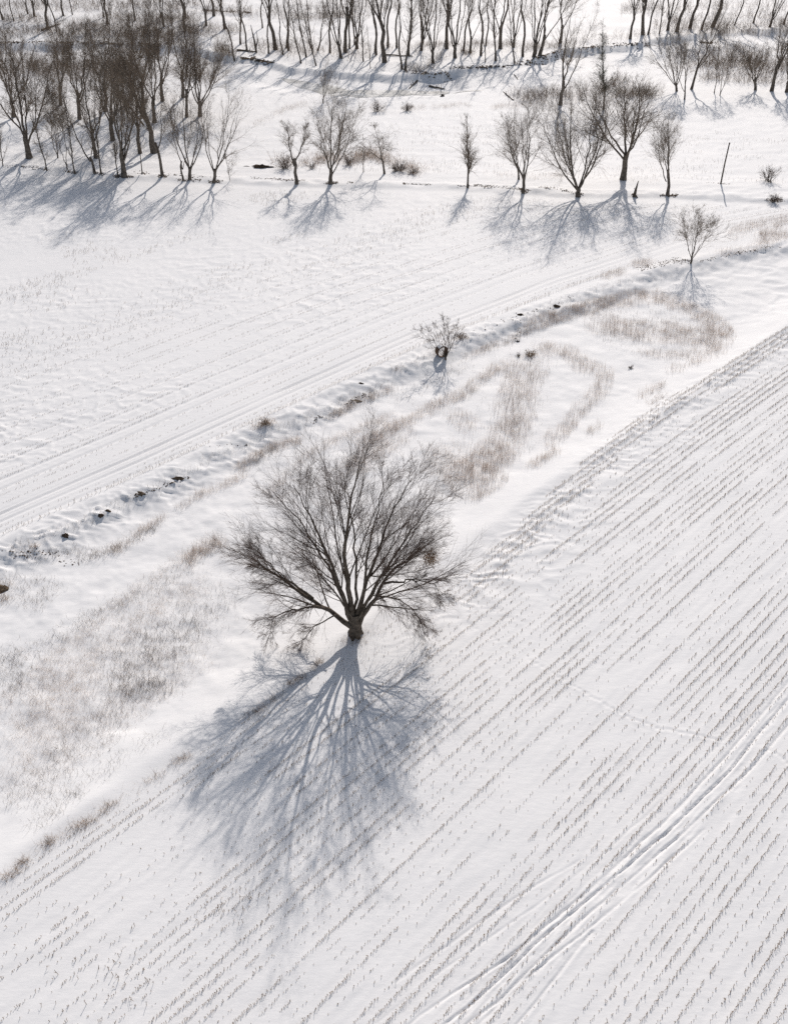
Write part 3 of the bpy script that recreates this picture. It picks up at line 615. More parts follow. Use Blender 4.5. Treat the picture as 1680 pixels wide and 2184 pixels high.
cz = lambda *p: [(.28 * x, 1108.8 + .28 * y) for x, y in p]
c2 = lambda *p: [(537.6 + .36 * x, .36 * y) for x, y in p]
c3 = lambda *p: [(1075.2 + .36 * x, .36 * y) for x, y in p]
c1 = lambda *p: [(.36 * x, .36 * y) for x, y in p]

reed_strokes = [(c2((560, 970), (640, 930), (720, 900), (820, 960), (980, 1015)), 12, 2600), (c2((380, 960), (480, 930), (540, 950)), 9, 1100),
    (c5((580, 450), (700, 410), (850, 365), (1000, 335), (1120, 325), (1230, 365), (1330, 420), (1430, 490)), 14, 8500),
    (c5((850, 430), (1000, 470), (1150, 480), (1300, 500), (1400, 500)), 22, 6000),
    (c5((1050, 570), (1200, 575), (1330, 560), (1420, 520)), 9, 900),
    (c5((620, 545), (740, 560), (800, 620), (900, 650), (890, 720), (800, 800), (740, 880), (650, 950)), 14, 3600),
    (c5((590, 600), (540, 700), (520, 800), (500, 900), (430, 1000), (350, 1060)), 32, 6600),
    (c5((-150, 960), (0, 880), (100, 840), (200, 780), (300, 740), (420, 640), (500, 610)), 11, 3200),
    (c5((250, 830), (330, 880)), 18, 500),
    (c5((200, 1010), (300, 1050), (300, 1130), (420, 1010)), 36, 3600),
    (c5((40, 900), (-100, 1000), (-200, 1080)), 22, 1800),
    (c5((340, 1200), (480, 1100)), 7, 350), (c5((580, 1050), (700, 980)), 8, 450), (c5((820, 910), (880, 870)), 8, 200), (c5((1040, 750), (1150, 700)), 9, 300), (c5((1180, 640), (1400, 560)), 10, 500),
    (c4((1400, 850), (1500, 790), (1600, 750), (1680, 720)), 8, 900),
    (c4((1020, 1060), (1100, 1000), (1200, 960), (1280, 940)), 9, 1100),
    (c4((760, 1230), (860, 1170), (960, 1130), (1050, 1080)), 7, 700),
    (c4((480, 1420), (560, 1370), (640, 1300), (700, 1270)), 7, 700),
    (c4((780, 1470), (880, 1400), (950, 1370)), 14, 1000),
    (c4((1130, 1180), (1300, 1010), (1450, 930), (1680, 830)), 8, 1300),
    (c6((560, 830), (520, 850)), 6, 0), (c5((290, 590), (390, 550), (520, 500), (600, 450)), 8, 800),
    (c5((890, 240), (980, 220)), 8, 350), (c5((1020, 190), (1100, 180)), 8, 350), (c5((1380, 140), (1500, 130), (1640, 80)), 9, 700),
    (c3((1350, 1400), (1450, 1340), (1560, 1330), (1680, 1290)), 12, 1600), (c3((1500, 1420), (1680, 1380)), 12, 1200),
    (c2((30, 740), (120, 690), (200, 650), (330, 615)), 7, 900), (c2((700, 640), (780, 640)), 5, 350), (c2((890, 645), (1020, 640)), 5, 550), (c2((1060, 640), (1180, 630), (1290, 625)), 5, 700), (c2((1420, 640), (1500, 630), (1680, 620)), 6, 900),
    (c2((600, 960), (700, 930), (800, 960)), 10, 900), (c2((300, 980), (420, 950), (520, 930)), 8, 500),
    (c3((-50, 1040), (200, 1050), (400, 1050)), 6, 500), (c3((720, 1060), (900, 1080)), 6, 250), (c2((850, 1000), (1000, 1010)), 5, 200),
]
Pd = strokes([(a, b, int(c * 1.45)) for a, b, c in reed_strokes], 9, True); g = z_of(Pd)
V, q = blades(g, .62, .2, .0125, .11, 10)
link('reeds', mesh_np('reeds', V, q, mats=[REED]), kind='stuff', label='tan dry reeds in drifts across the snowy marsh hollow', category='reeds')

low_strokes = [
    (cz((1640, 130), (1400, 280), (1100, 500), (800, 720), (500, 960), (200, 1250), (0, 1400)), 15, 3600),
    (cz((1500, 480), (1200, 680), (850, 940), (600, 1150), (480, 1440)), 14, 2200),
    (c6((900, 60), (600, 180), (380, 330), (200, 480), (50, 640)), 34, 5200),
    (c6((860, 360), (600, 560), (400, 700), (180, 860), (20, 940)), 36, 5200),
    (c6((300, 420), (250, 600), (120, 760)), 48, 6500),
    (c6((700, 300), (500, 450), (350, 600)), 50, 4000),
]
Pd = strokes([(a, b, int(c * 1.0)) for a, b, c in low_strokes], 39, True); g = z_of(Pd)
V, q = blades(g, .34, .12, .0095, .45, 40)
link('marsh_grass', mesh_np('marsh_grass', V, q, mats=[REED]), kind='stuff', label='low pale grass showing through the snow beside the great tree', category='grass')

weed_strokes = [(c4((60, 1400), (250, 1330), (480, 1230), (700, 1130), (900, 1010), (1100, 940), (1300, 850), (1500, 750), (1660, 690)), 9, 1500), (c5((0, 650), (250, 520), (450, 470), (600, 400), (750, 330), (950, 270), (1150, 230)), 8, 1100), 
    (cz((1640, 160), (1350, 420), (1100, 560), (800, 680), (450, 900), (300, 1000)), 16, 1600),
    (cz((1600, 600), (1400, 900), (1100, 1100), (900, 1000), (1200, 800)), 40, 2600),
    (cz((200, 1000), (0, 1150), (200, 1300)), 26, 1300), (cz((900, 1150), (1000, 1300), (1300, 1250)), 22, 1300),
    (c6((1000, 100), (800, 250), (620, 420), (480, 620), (300, 800), (60, 1000)), 34, 3600),
    (c6((180, 960), (330, 980), (130, 1110), (540, 800), (700, 700)), 14, 700),
    (cz((100, 250), (330, 280), (560, 240), (700, 280)), 14, 700), (cz((60, 560), (280, 640), (420, 480)), 16, 600), (cz((0, 440), (250, 480), (300, 430)), 12, 300),
    (cz((650, 300), (900, 210), (1100, 110), (1200, 30)), 10, 1100),
    (c5((850, 380), (1000, 430), (1150, 430), (1350, 500)), 18, 1500), (c5((900, 500), (1100, 560), (1300, 580)), 14, 500),
    (c5((560, 620), (500, 780), (460, 960)), 36, 800), (c5((20, 760), (150, 700), (300, 600)), 16, 800),
    (c5((600, 450), (500, 510), (390, 550)), 8, 700), (c4((1390, 850), (1520, 770), (1600, 730)), 6, 700), (c4((1040, 1060), (1180, 970)), 7, 500),
    (c3((900, 620), (400, 610), (250, 640)), 6, 300),
    (c6((1010, 660), (1100, 620), (1250, 500), (1350, 430)), 7, 500), (c6((1440, 340), (1500, 320), (1560, 300), (1640, 260)), 12, 260), (c6((1450, 400), (1520, 420), (1600, 330)), 20, 160),
]
Pd = strokes(weed_strokes, 19); g = z_of(Pd)
V, q = blades(g, .36, .16, .019, .40, 20)
link('marsh_weeds', mesh_np('marsh_weeds', V, q, mats=[WEED]), kind='stuff', label='dark dead weed stems scattered over the snowy marsh', category='weeds')

russet_strokes = [(c6((20, 1330), (80, 1290)), 7, 200), (c6((170, 1200), (250, 1150)), 8, 240), (c6((290, 1135), (400, 1075)), 9, 320), (c6((430, 1045), (490, 1005)), 8, 180), (c6((630, 920), (690, 890)), 6, 120), (c6((740, 840), (810, 805)), 7, 220), (c6((20, 1320), (200, 1190), (400, 1080), (600, 940), (800, 810)), 9, 260), (c6((1460, 320), (1500, 310), (1560, 290)), 10, 260),
    (c6((80, 1270), (120, 1250)), 5, 200), (c6((1080, 625), (1180, 560)), 5, 300), (c6((1330, 430), (1370, 400)), 5, 220), (c6((1230, 500), (1290, 470)), 4, 160), (c4((1090, 880), (1170, 860)), 7, 700), (c5((1090, 780), (1160, 740)), 6, 250),
    (c3((1500, 1400), (1600, 1340), (1680, 1320)), 8, 600), (c2((600, 930), (700, 920), (780, 950)), 7, 1200), (c2((840, 980), (980, 1020)), 6, 600), (c2((400, 920), (470, 900)), 6, 400), (cz((0, 500), (60, 510)), 9, 500), (cz((0, 560), (40, 620)), 9, 260), (cz((250, 210), (300, 190)), 4, 120), (c5((0, 640), (30, 620)), 7, 160), (c5((1150, 1330), (1200, 1300)), 5, 0)]
Pd = strokes(russet_strokes, 29); g = z_of(Pd)
V, q = blades(g, .40, .16, .016, .5, 30)
link('russet_grass', mesh_np('russet_grass', V, q, mats=[RUSSET]), kind='stuff', label='russet tufts of dead grass along field edge and ditch bank', category='grass')

# far brush: low tangled stems beyond the lane
def brush(seed, S, h, n_sub, name, material, label, thick=.02):
    r = np.random.default_rng(seed); P = strokes(S, seed); g = z_of(P); n = len(g)
    D = nrm(np.stack([r.normal(0, .38, n), r.normal(0, .38, n), np.ones(n)], 1)); L = np.clip(r.normal(h, .3 * h, n), .3 * h, 2 * h)
    p, rad = grow(r, g, D, L, np.full(n, thick), 2, .16, 0.0, .5)
    P2, D2, L2, R2 = spawn(r, p, rad, n_sub, .2, .95, RAD(38), .3, .5, .3, .7, thick * .5)
    p2, rad2 = grow(r, P2, D2, L2, R2, 1, .1, .02, .5)
    V, q = join([ribbons(r, p, rad), ribbons(r, p2, rad2)])
    link(name, mesh_np(name, V, q, mats=[material]), kind='stuff', label=label, category='brush')
brush(51, [(c2((0, 290), (200, 300), (450, 320), (700, 330)), 12, 700), (c1((300, 250), (700, 230), (1100, 240)), 12, 900), (c2((0, 100), (300, 60), (600, 50), (900, 60)), 9, 900), (c1((0, 200), (300, 190), (700, 210), (1100, 200), (1300, 215)), 6, 1500), (c1((0, 30), (400, 25), (900, 20), (1300, 30)), 6, 1500), (c1((60, 330), (260, 440), (700, 420)), 14, 900), (c1((60, 420), (250, 400), (420, 410), (560, 400)), 9, 900), (c1((1060, 170), (1280, 180), (1450, 190)), 4, 500), (c1((440, 160), (560, 170), (700, 170), (900, 190)), 9, 900), (c1((20, 130), (130, 120), (330, 140)), 8, 500),
           (c1((0, 60), (200, 55), (420, 60), (800, 50), (1100, 55)), 5, 1100), (c1((1200, 75), (1500, 80)), 4, 400), (c2((180, 110), (330, 110), (500, 100), (640, 105)), 4, 700), (c1((1270, 300), (1340, 320), (1400, 330)), 6, 350), (c1((600, 110), (900, 120), (1150, 130)), 8, 900),
           (c1((200, 380), (300, 480), (900, 430), (1250, 460)), 10, 900)], 2.0, 4, 'far_brush', BRUSH, 'brown leafless brush in bands around the far grove', .018)
brush(52, [(c3((700, 60), (1000, 60), (1300, 40), (1680, 50)), 9, 1200), (c3((880, 160), (1200, 170), (1680, 150)), 6, 900), (c3((1130, 400), (1250, 380), (1400, 400), (1540, 400), (1680, 420)), 13, 1900), (c3((1100, 330), (1300, 300), (1500, 330), (1680, 300)), 10, 900), (c3((960, 120), (1100, 130), (1250, 110), (1420, 100), (1600, 110)), 6, 800), (c3((1000, 210), (1200, 200), (1680, 190)), 4, 600),
           (c3((1170, 470), (1400, 480), (1680, 490)), 6, 600)], 2.3, 4, 'willow_brush', BRUSH, 'brown willow brush beyond the lane near the frame edge', .017)
brush(53, [(c3((240, 590), (300, 560), (420, 570), (480, 550)), 13, 520), (c3((60, 590), (110, 570), (190, 590), (240, 560)), 11, 460), (c3((640, 560), (800, 560), (900, 560)), 9, 700), (c3((560, 560), (700, 480)), 9, 500)], 1.7, 4, 'thicket', BRUSH, 'grey brown thicket at the foot of the big creek trees', .018)
brush(54, [(c2((0, 300), (150, 290), (400, 310), (650, 310), (900, 300), (1200, 300), (1500, 290), (1680, 300)), 12, 1300), (c3((100, 290), (300, 270), (700, 220), (900, 200)), 9, 500), (c2((100, 240), (400, 250), (700, 260)), 5, 260), (c2((960, 270), (1100, 270), (1300, 260), (1560, 270)), 4, 600), (c2((1230, 310), (1300, 330)), 4, 120), (c2((900, 400), (980, 420), (1080, 400)), 7, 400), (c2((1040, 390), (1100, 360), (1150, 330)), 8, 200), (c3((150, 280), (330, 280)), 3, 250)], 1.2, 3, 'bank_scrub', BRUSH, 'thin scrub along the top of the far creek bank', .016)

brush(55, [(c2((560, 960), (660, 930), (740, 930), (850, 980), (980, 1020)), 10, 520), (c2((120, 960), (260, 980), (400, 960), (520, 960)), 8, 320)], 1.5, 4, 'tan_thicket', RUSSET, 'tan tangled thicket under the trees in the middle of the lane', .014)

# ------------------------------------------------------------------ shrubs standing alone
def shrub(x, y, hh, label, seed, n=26, mat_=None, spread=.55, name='shrub'):
    r = np.random.default_rng(seed); g = G(x, y)[0]
    root = link(name, None, None, tuple(g)); root.empty_display_size = .2; tag(root, label, 'shrub', 'shrubs standing alone')
    D = nrm(np.stack([r.normal(0, spread, n), r.normal(0, spread, n), np.ones(n)], 1)); L = r.uniform(.6, 1.1, n) * hh
    P = np.stack([r.normal(0, .12 * hh, n), r.normal(0, .12 * hh, n), np.full(n, -.1)], 1)
    p, rad = grow(r, P, D, L, np.full(n, .012 + .008 * hh), 4, .13, 0, .4)
    P2, D2, L2, R2 = spawn(r, p, rad, 7, .2, 1, RAD(40), .3, .45, .3, .6, .009); p2, rad2 = grow(r, P2, D2, L2, R2, 2, .15, 0, .5)
    P3, D3, L3, R3 = spawn(r, p2, rad2, 4, .2, 1, RAD(40), .3, .5, .3, .8, .008); p3, rad3 = grow(r, P3, D3, L3, R3, 1, .15, 0, .5)
    V, q = tubes(p, rad, 4); link('stems', mesh_np('shrub_stems', V, q, mats=[BARK]), root, kind='stuff')
    V, q = join([tubes(p2, rad2, 3), tubes(p3, rad3, 3)]); link('twigs', mesh_np('shrub_twigs', V, q, mats=[mat_ or TWIG]), root, kind='stuff')
shrub(1637, 388, 3.0, 'round leafless shrub past the utility pole on the lane', 601)
shrub(1648, 430, 1.5, 'low dark shrub on the plough ridge below the lane, past the utility pole', 602, 30)
shrub(1130, 758, 1.0, 'dark tangled bush at the head of the reed loop', 603, 34, RUSSET, .9)
shrub(1345, 785, .5, 'tiny dark weed clump alone on the snow past the reed loop', 604, 16)
shrub(985, 722, 1.1, 'brown bush on the bank just uphill of the rusty pipe tree', 605, 22, RUSSET, .8)
shrub(565, 905, 1.2, 'brown grassy bush on the bank edge above the great tree', 606, 16, RUSSET, .45)
shrub(803, 238, 2.6, 'dark shrub on the creek flat, between two reed tufts', 607, 26)
shrub(868, 237, 2.2, 'spiky shrub at the end of the creek flat reeds', 608, 24)
shrub(850, 366, 2.2, 'wide tangle of brush under the crooked arching tree', 609, 44, None, 1.1)
shrub(880, 370, 1.4, 'low trailing brush at the end of the tangle by the lane', 610, 34, None, 1.4)
shrub(1104, 760, .5, 'tiny dark weed clump downhill of the dark tangled bush', 611, 14)
shrub(610, 360, 2.6, 'brush heap round the foot of the forked tree', 612, 30, None, .9)
shrub(745, 352, 2.4, 'bush between the fan shaped tree and the thin sapling', 613, 26, None, .7)
shrub(665, 360, 1.4, 'small bush behind the forked tree on the lane', 614, 20)

# ------------------------------------------------------------------ earth clods and soil
def lump(x, y, sx, sy, sz, label, seed, material=SOIL, name='earth_clod', cat='clod', rot=0.0):
    r = np.random.default_rng(seed); g = G(x, y)[0]; nu, nv = 14, 8
    th = np.linspace(0, 2 * math.pi, nu, endpoint=False); ph = np.linspace(-.45, math.pi / 2, nv)
    T, P = np.meshgrid(th, ph); X, Y, Z = np.cos(P) * np.cos(T), np.cos(P) * np.sin(T), np.sin(P)
    k = 1 + .45 * vn(X * 1.7 + seed, Y * 1.7 + Z, seed % 17) + .25 * r.normal(0, .5, X.shape)
    k[-1] = k[-1].mean(); V = np.stack([X * sx * k, Y * sy * k, Z * sz * k], -1)
    i = np.arange(nu * nv).reshape(nv, nu); nx = np.roll(i, -1, 1); q = np.stack([i[:-1], nx[:-1], nx[1:], i[1:]], -1).reshape(-1, 4)
    V *= .78
    tag(link(name, mesh_np(name, V, q, mats=[material]), None, (g[0], g[1], g[2] - .06), rot), label, cat, 'lumps of bare earth showing through snow')
lump(214, 1098, .55, .35, .28, 'brown clod on the bank edge, larger of the close pair', 701, SOIL)
lump(230, 1090, .40, .30, .22, 'brown clod on the bank edge, smaller of the close pair', 702, SOIL)
lump(140, 1142, .50, .30, .35, 'dark clod with snow cap alone on the ditch bank', 703)
lump(300, 1052, .9, .45, .25, 'long brown clod on the bank edge before the russet mound', 704, TURF)
lump(380, 1020, 1.0, .45, .30, 'russet mound of turf on the bank edge', 705, TURF)
lump(768, 818, .45, .3, .25, 'small brown clod on the bank above the great tree', 706)
lump(762, 856, .7, .35, .25, 'flat dark clod among weeds under the bank', 707, WEED)
lump(1186, 654, .75, .4, .35, 'black clod on the bank above the reed drift', 708)
lump(1110, 672, .6, .4, .35, 'snow crusted clod on the bank uphill of the rusty pipe', 709)
lump(1104, 728, .35, .25, .22, 'small dark clod at the reed drift end', 710)
lump(942, 206, .7, .5, .6, 'boulder with snow cap alone on the creek ice', 711, POLE)
lump(2, 1256, 1.3, .8, .45, 'russet earth mound cut by the frame edge below the bank', 712, TURF)
lump(560, 357, 2.6, 1.0, .7, 'dark pile of brush and earth beside the lane, before the forked tree', 713)
lump(527, 356, 1.0, .5, .3, 'small dark heap beside the lane next to the larger pile', 714)

def soil_bits(S, size, seed, name, label, k=1.0):
    r = np.random.default_rng(seed); P = strokes([(a, b, int(c * k)) for a, b, c in S], seed); g = z_of(P); n = len(g); sz = size * r.uniform(.4, 1.5, n)[:, None]
    o = [np.array(v, float) for v in ((1, 0, 0), (-.5, .87, 0), (-.5, -.87, 0), (0, 0, 1.0))]
    a = r.uniform(0, 6.28, n); ca, sa = np.cos(a), np.sin(a); vs = []
    for v in o:
        st = 1 + .6 * r.random(n); vs.append(g + sz * np.stack([(v[0] * ca - v[1] * sa) * st, (v[0] * sa + v[1] * ca), np.full(n, v[2] * .8 - .1)], 1))
    V = np.stack(vs, 1).reshape(-1, 3); b = np.arange(n)[:, None] * 4
    t = np.concatenate([b + np.array([[0, 1, 3]]), b + np.array([[1, 2, 3]]), b + np.array([[2, 0, 3]])])
    link(name, mesh_np(name, V, tris=t, mats=[TURF]), kind='stuff', label=label, category='soil')
soil_bits([(c1((30, 985), (150, 985), (280, 1005)), 3, 130), (c1((380, 1010), (460, 1025)), 3, 120), (c1((550, 1028), (620, 1028)), 3, 120), (c1((680, 1045), (780, 1045)), 3, 330), (c1((840, 1030), (860, 1030)), 2, 60), (c1((940, 1045), (990, 1045)), 3, 160), (c1((1050, 1065), (1180, 1068)), 3, 300), (c1((1240, 1078), (1310, 1075)), 3, 140), (c1((800, 1020), (1000, 1035), (1300, 1050)), 3, 160),
           (c2((0, 1055), (180, 1065), (320, 1070)), 2.2, 200), (c2((430, 1085), (500, 1080)), 3, 90), (c2((560, 1078), (600, 1080)), 2, 60), (c2((890, 1088), (1060, 1095)), 1.6, 160), (c2((1210, 1105), (1350, 1100), (1540, 1115), (1640, 1130)), 2.5, 520), (c3((90, 1120), (130, 1140)), 3, 120), (c3((200, 1110), (300, 1115), (400, 1140), (470, 1150)), 2, 180), (c3((640, 1065), (760, 1060)), 2, 90), (c3((930, 1155), (1020, 1160)), 3, 200), (c3((1190, 1085), (1330, 1090)), 1.6, 100), (c3((1540, 1190), (1640, 1185)), 4, 200), (c3((760, 1150), (780, 1155)), 2, 60)], .105, 61, 'lane_soil', 'dark crumbs of bare soil along the lane bank')
soil_bits([(c5((1040, 205), (1120, 190), (1200, 168), (1260, 175)), 5, 330), (c5((1300, 175), (1400, 150), (1540, 125), (1650, 105)), 3, 200), (c5((270, 490), (380, 460), (540, 400), (690, 365), (760, 320)), 4, 130), (c5((520, 520), (540, 400)), 4, 50), (c4((1480, 780), (1560, 740)), 4, 60), (c4((1380, 830), (1330, 860)), 4, 40), (c4((560, 1180), (680, 1140)), 3, 90), (c4((700, 1130), (820, 1090)), 3, 60), (cz((60, 260), (420, 250), (520, 330), (600, 330)), 8, 140), (c4((890, 960), (1060, 960)), 3, 30)], .085, 62, 'bank_soil', 'dark crumbs of bare soil along the ditch bank')
soil_bits([(c2((0, 335), (60, 370), (130, 370)), 3, 200), (c2((1180, 400), (1300, 400), (1540, 395)), 3, 330), (c3((60, 370), (140, 375), (230, 345), (320, 310)), 5, 420), (c3((450, 290), (560, 270), (700, 262), (860, 265)), 3, 300), (c1((0, 252), (300, 250), (600, 258), (1000, 262)), 1.6, 700), (c1((1430, 345), (1530, 360), (1600, 372)), 3, 220), (c2((900, 420), (1080, 440), (1180, 440)), 4, 200), (c1((1200, 60), (1480, 75)), 2, 250), (c3((1150, 250), (1250, 255)), 2, 120)], .22, 63, 'creek_bank_soil', 'dark frozen soil breaking through the creek bank')

# ------------------------------------------------------------------ corn stubble
def stubs(P, hgt, seed, lean=.17, leaf=True):
    """stalk stubs at ground points P with heights hgt: 3-sided stalks and a curled dead leaf"""
    r = np.random.default_rng(seed); n = len(P)
    D = nrm(np.stack([r.normal(0, lean, n), r.normal(0, lean, n), np.ones(n)], 1))
    pts = np.stack([P - D * .05, P + D * hgt[:, None]], 1); rad = np.stack([np.full(n, .0155), np.full(n, .0135)], 1) * r.uniform(.8, 1.3, n)[:, None]
    V, q = tubes(pts, rad, 3)
    a = r.uniform(0, 6.28, n); f = r.uniform(.35, 1.0, n)[:, None]
    m = P + D * hgt[:, None] * f; out = np.stack([np.cos(a), np.sin(a), r.uniform(-.6, .5, n)], 1) * (hgt * r.uniform(.25, .7, n))[:, None]
    sd = np.stack([-np.sin(a), np.cos(a), 0 * a], 1) * .022
    VL = np.stack([m - sd, m + sd, m + out], 1).reshape(-1, 3)
    return V, q, VL, np.arange(3 * n).reshape(-1, 3) + len(V)
def near_field():
    r = np.random.default_rng(81); out = []
    e_off = lambda u: np.interp(u, E_u, E_v)
    ks = np.arange(-20, 66); amp = r.uniform(.7, 1.15, len(ks)); thin = r.random(len(ks)) < .22; amp[thin] *= .22
    for k, am in zip(ks, amp):
        w0 = k * .762 + .1
        if 23.2 < w0 < 24.2: am = .06
        if 25.4 < w0 < 26.2: am *= .5
        if 22.2 < w0 < 23.1: am = 1.15
        u = np.arange(2, 150, .125); u = u + r.normal(0, .03, len(u)); v = w0 - .00045 * np.maximum(0, u - 75) ** 2 + r.normal(0, .028, len(u)) + .05 * vn(u / 9, k + 0 * u, 2)
        e = e_off(u) - v
        p = am * (0.80 + .60 * vn(u / 8, k * .9 + 0 * u, 4)) + .35 * vn(u / 1.8, k * 3.1 + 0 * u, 6)
        # drifted-over parts
        bare = (e > 2.6) & (e < 4.6); p = np.where(bare, p * np.where(u > 60, .22, .35), p)
        edge = (e > -.3) & (e <= 2.6); p = np.where(edge, np.maximum(p, (.45 + .4 * sst(50, 65, u)) + .5 * vn(u / 4, 3.3 * k + 0 * u, 9)), p)
        x, y = from_uv(u, v)
        sparse = sst(-8, -19, x + (y - 32) * .35 + 2) * (e > 3); p = p * (1 - .5 * sparse)
        p = p * (1 - .8 * ((e > 2.4) & (e < 9) & (u > 14) & (u < 30)))
        gap = np.abs(u - 46) < 9; p = np.where(gap & (e < 3.5), p * .25, p)
        ok = (r.random(len(u)) < p) & (e > -.4)
        t, Yl = y, np.abs(x) < (.3935 * np.sqrt(y * y + CAM_H ** 2) * 1.12 + 4)
        ok &= Yl & (y > 24)
        h = np.clip(r.normal(.165, .05, len(u)), .05, .4) * (0.8 + .5 * np.clip(p, 0, 1)); h = np.where(edge, h * (1.0 + .45 * sst(50, 65, u)), h); h = np.where(thin[k + 20], h * .7, h)
        big = r.random(len(u)) < .006; h = np.where(big, h * 1.7, h)
        out.append(np.stack([x, y, h, e], 1)[ok])
    return np.concatenate(out)
S = near_field()
# long broken stalks left standing in the bare corner
rb = np.random.default_rng(5); ext = G(rb.normal(500, 45, 26), rb.normal(1945, 24, 26)); ext2 = G(rb.uniform(60, 330, 30), rb.uniform(2030, 2150, 30)); ext = np.concatenate([ext, ext2])
S = np.concatenate([S, np.stack([ext[:, 0], ext[:, 1], rb.uniform(.2, .55, len(ext)), np.full(len(ext), 9)], 1)])
P = np.stack([S[:, 0], S[:, 1], height(S[:, 0], S[:, 1])], 1)
hv = S[:, 2]
# the stubs that show largest: nearest the camera and inside the frame
px = S[:, 0] / np.maximum(1, S[:, 1] * math.cos(PITCH) + CAM_H * math.sin(PITCH)) * FPX
dep = S[:, 1] * math.cos(PITCH) + (CAM_H - P[:, 2]) * math.sin(PITCH); upc = S[:, 1] * math.sin(PITCH) - (CAM_H - P[:, 2]) * math.cos(PITCH)
inside = (np.abs(px) < 815) & (upc / dep * FPX > -1075)
score = np.where(inside, hv / dep, 0); top = np.argsort(-score)[:300]
restm = np.ones(len(S), bool); restm[top] = False
V, q, VL, tl = stubs(P[restm], hv[restm], 82)
link('corn_stubble', mesh_np('corn_stubble', np.concatenate([V, VL]), q, tl, mats=[STRAW]), kind='stuff', label='rows of short cut corn stalks poking through the snow', category='stubble')
print('near stubs', len(S))
kinds = []
for k in range(8):
    V, q, VL, tl = stubs(np.zeros((1, 3)), np.array([.4]), 900 + k, .25); kinds.append(mesh_np('corn_stub', np.concatenate([V, VL]), q, tl, mats=[STRAW]))
rk = np.random.default_rng(83)
for i in top:
    s = hv[i] / .4
    o = link('corn_stub', kinds[rk.integers(8)], None, tuple(P[i]), rk.uniform(0, 6.28), (max(s, .8), max(s, .8), s))
    tag(o, 'dry corn stalk stub standing in the near stubble rows, among the tallest there', 'corn stalk', 'taller corn stalks left in the near stubble')

def far_field():
    r = np.random.default_rng(91); out = []
    for w0 in np.concatenate([[-3.6, -2.85, -2.1], np.arange(1.6, 92, .762)]):
        u = np.arange(10, 230, .2); u = u + r.normal(0, .04, len(u)); v = np.interp(u, T_u, T_v) + w0 + r.normal(0, .04, len(u)); x, y = from_uv(u, v)
        if w0 < 0: p = {-3.6: .85, -2.85: .2, -2.1: .35}[round(float(w0), 2)] * (1 + .6 * vn(u / 6, w0 + 0 * u, 1)) * (1 - sst(128, 142, u)); h = np.full(len(u), .36 if w0 < -3 else .13)
        else:
            band = 1 - sst(20, 40, w0)
            p1 = band * np.clip(.46 + .6 * vn(u / 16, w0 * 1.3 + 0 * u, 2), 0, 1) * (np.sin(w0 * 2.1) > -.3)
            p2 = (1 - band) * np.clip(-.10 + .75 * vn(u / 13, w0 * .20 + 0 * u, 3), 0, .55) * np.clip(.6 + vn(u / 2.2, w0 * 1.1 + 0 * u, 5), 0, 1)
            p = p1 + p2; h = np.where(r.random(len(u)) < band, .13, .34)
        dA = y - np.interp(x, A_x, A_y)
        ok = (r.random(len(u)) < p) & (dA < -2.5) & (np.abs(x) < .3935 * np.sqrt(y * y + CAM_H ** 2) * 1.1 + 4)
        out.append(np.stack([x, y, h * r.uniform(.6, 1.4, len(u))], 1)[ok])
    # strips beyond the lane
    for k in range(46):
        x = np.arange(-30, 100, .5) + r.normal(0, .1, 260); y = np.interp(x, A_x, A_y) + 9.5 + k * .9 + (x * .03) + r.normal(0, .06, len(x))
        p = np.clip(-.05 + .7 * vn(x / 9, k * .55 + 0 * x, 7), 0, .6) * (k > 1) + .35 * (k < 3); ok = (r.random(len(x)) < p) & (y < np.interp(x, N_x, N_y) - 8) & (x > -12 + k * .3)
        out.append(np.stack([x, y, r.uniform(.2, .5, len(x))], 1)[ok])
    return np.concatenate(out)
S2 = far_field(); P2_ = np.stack([S2[:, 0], S2[:, 1], height(S2[:, 0], S2[:, 1])], 1)
V, q, VL, tl = stubs(P2_, S2[:, 2], 92, .12)
link('far_stubble', mesh_np('far_stubble', np.concatenate([V, VL]), q, tl, mats=[STRAW]), kind='stuff', label='thin broken stubble scattered over the wind rippled far field', category='stubble')
print('far stubs', len(S2))

# ------------------------------------------------------------------ utility pole, pipe, snag, logs
def tube_obj(name, pts, rad, sides, material, parent=None, cap=True, **k):
    V, q = tubes(np.array(pts, float)[None], np.array(rad, float)[None], sides); n = len(pts)
    me_t = None
    if cap:
        V = np.concatenate([V, [pts[-1]]]); b = (n - 1) * sides; me_t = np.array([(b + i, b + (i + 1) % sides, len(V) - 1) for i in range(sides)])
    return link(name, mesh_np(name, V, q, me_t, mats=[material], smooth=False), parent, **k)
g = G(1536, 392)[0]; hp = tall(1536, 392, 305)
pole = link('utility_pole', None, None, tuple(g)); tag(pole, 'lone wooden utility pole with bare top beside the snowy lane', 'pole')
tube_obj('post', [(0, 0, -.5), (0.02, 0, hp * .5), (.16, 0, hp)], [.15, .13, .11], 10, POLE, pole)
tube_obj('insulator_bracket', [(.02, -.10, hp - .35), (.02, -.32, hp - .32)], [.03, .03], 6, RUST, pole)
tube_obj('top_cap', [(.155, 0, hp - .02), (.16, 0, hp + .07)], [.125, .10], 10, RUST, pole)

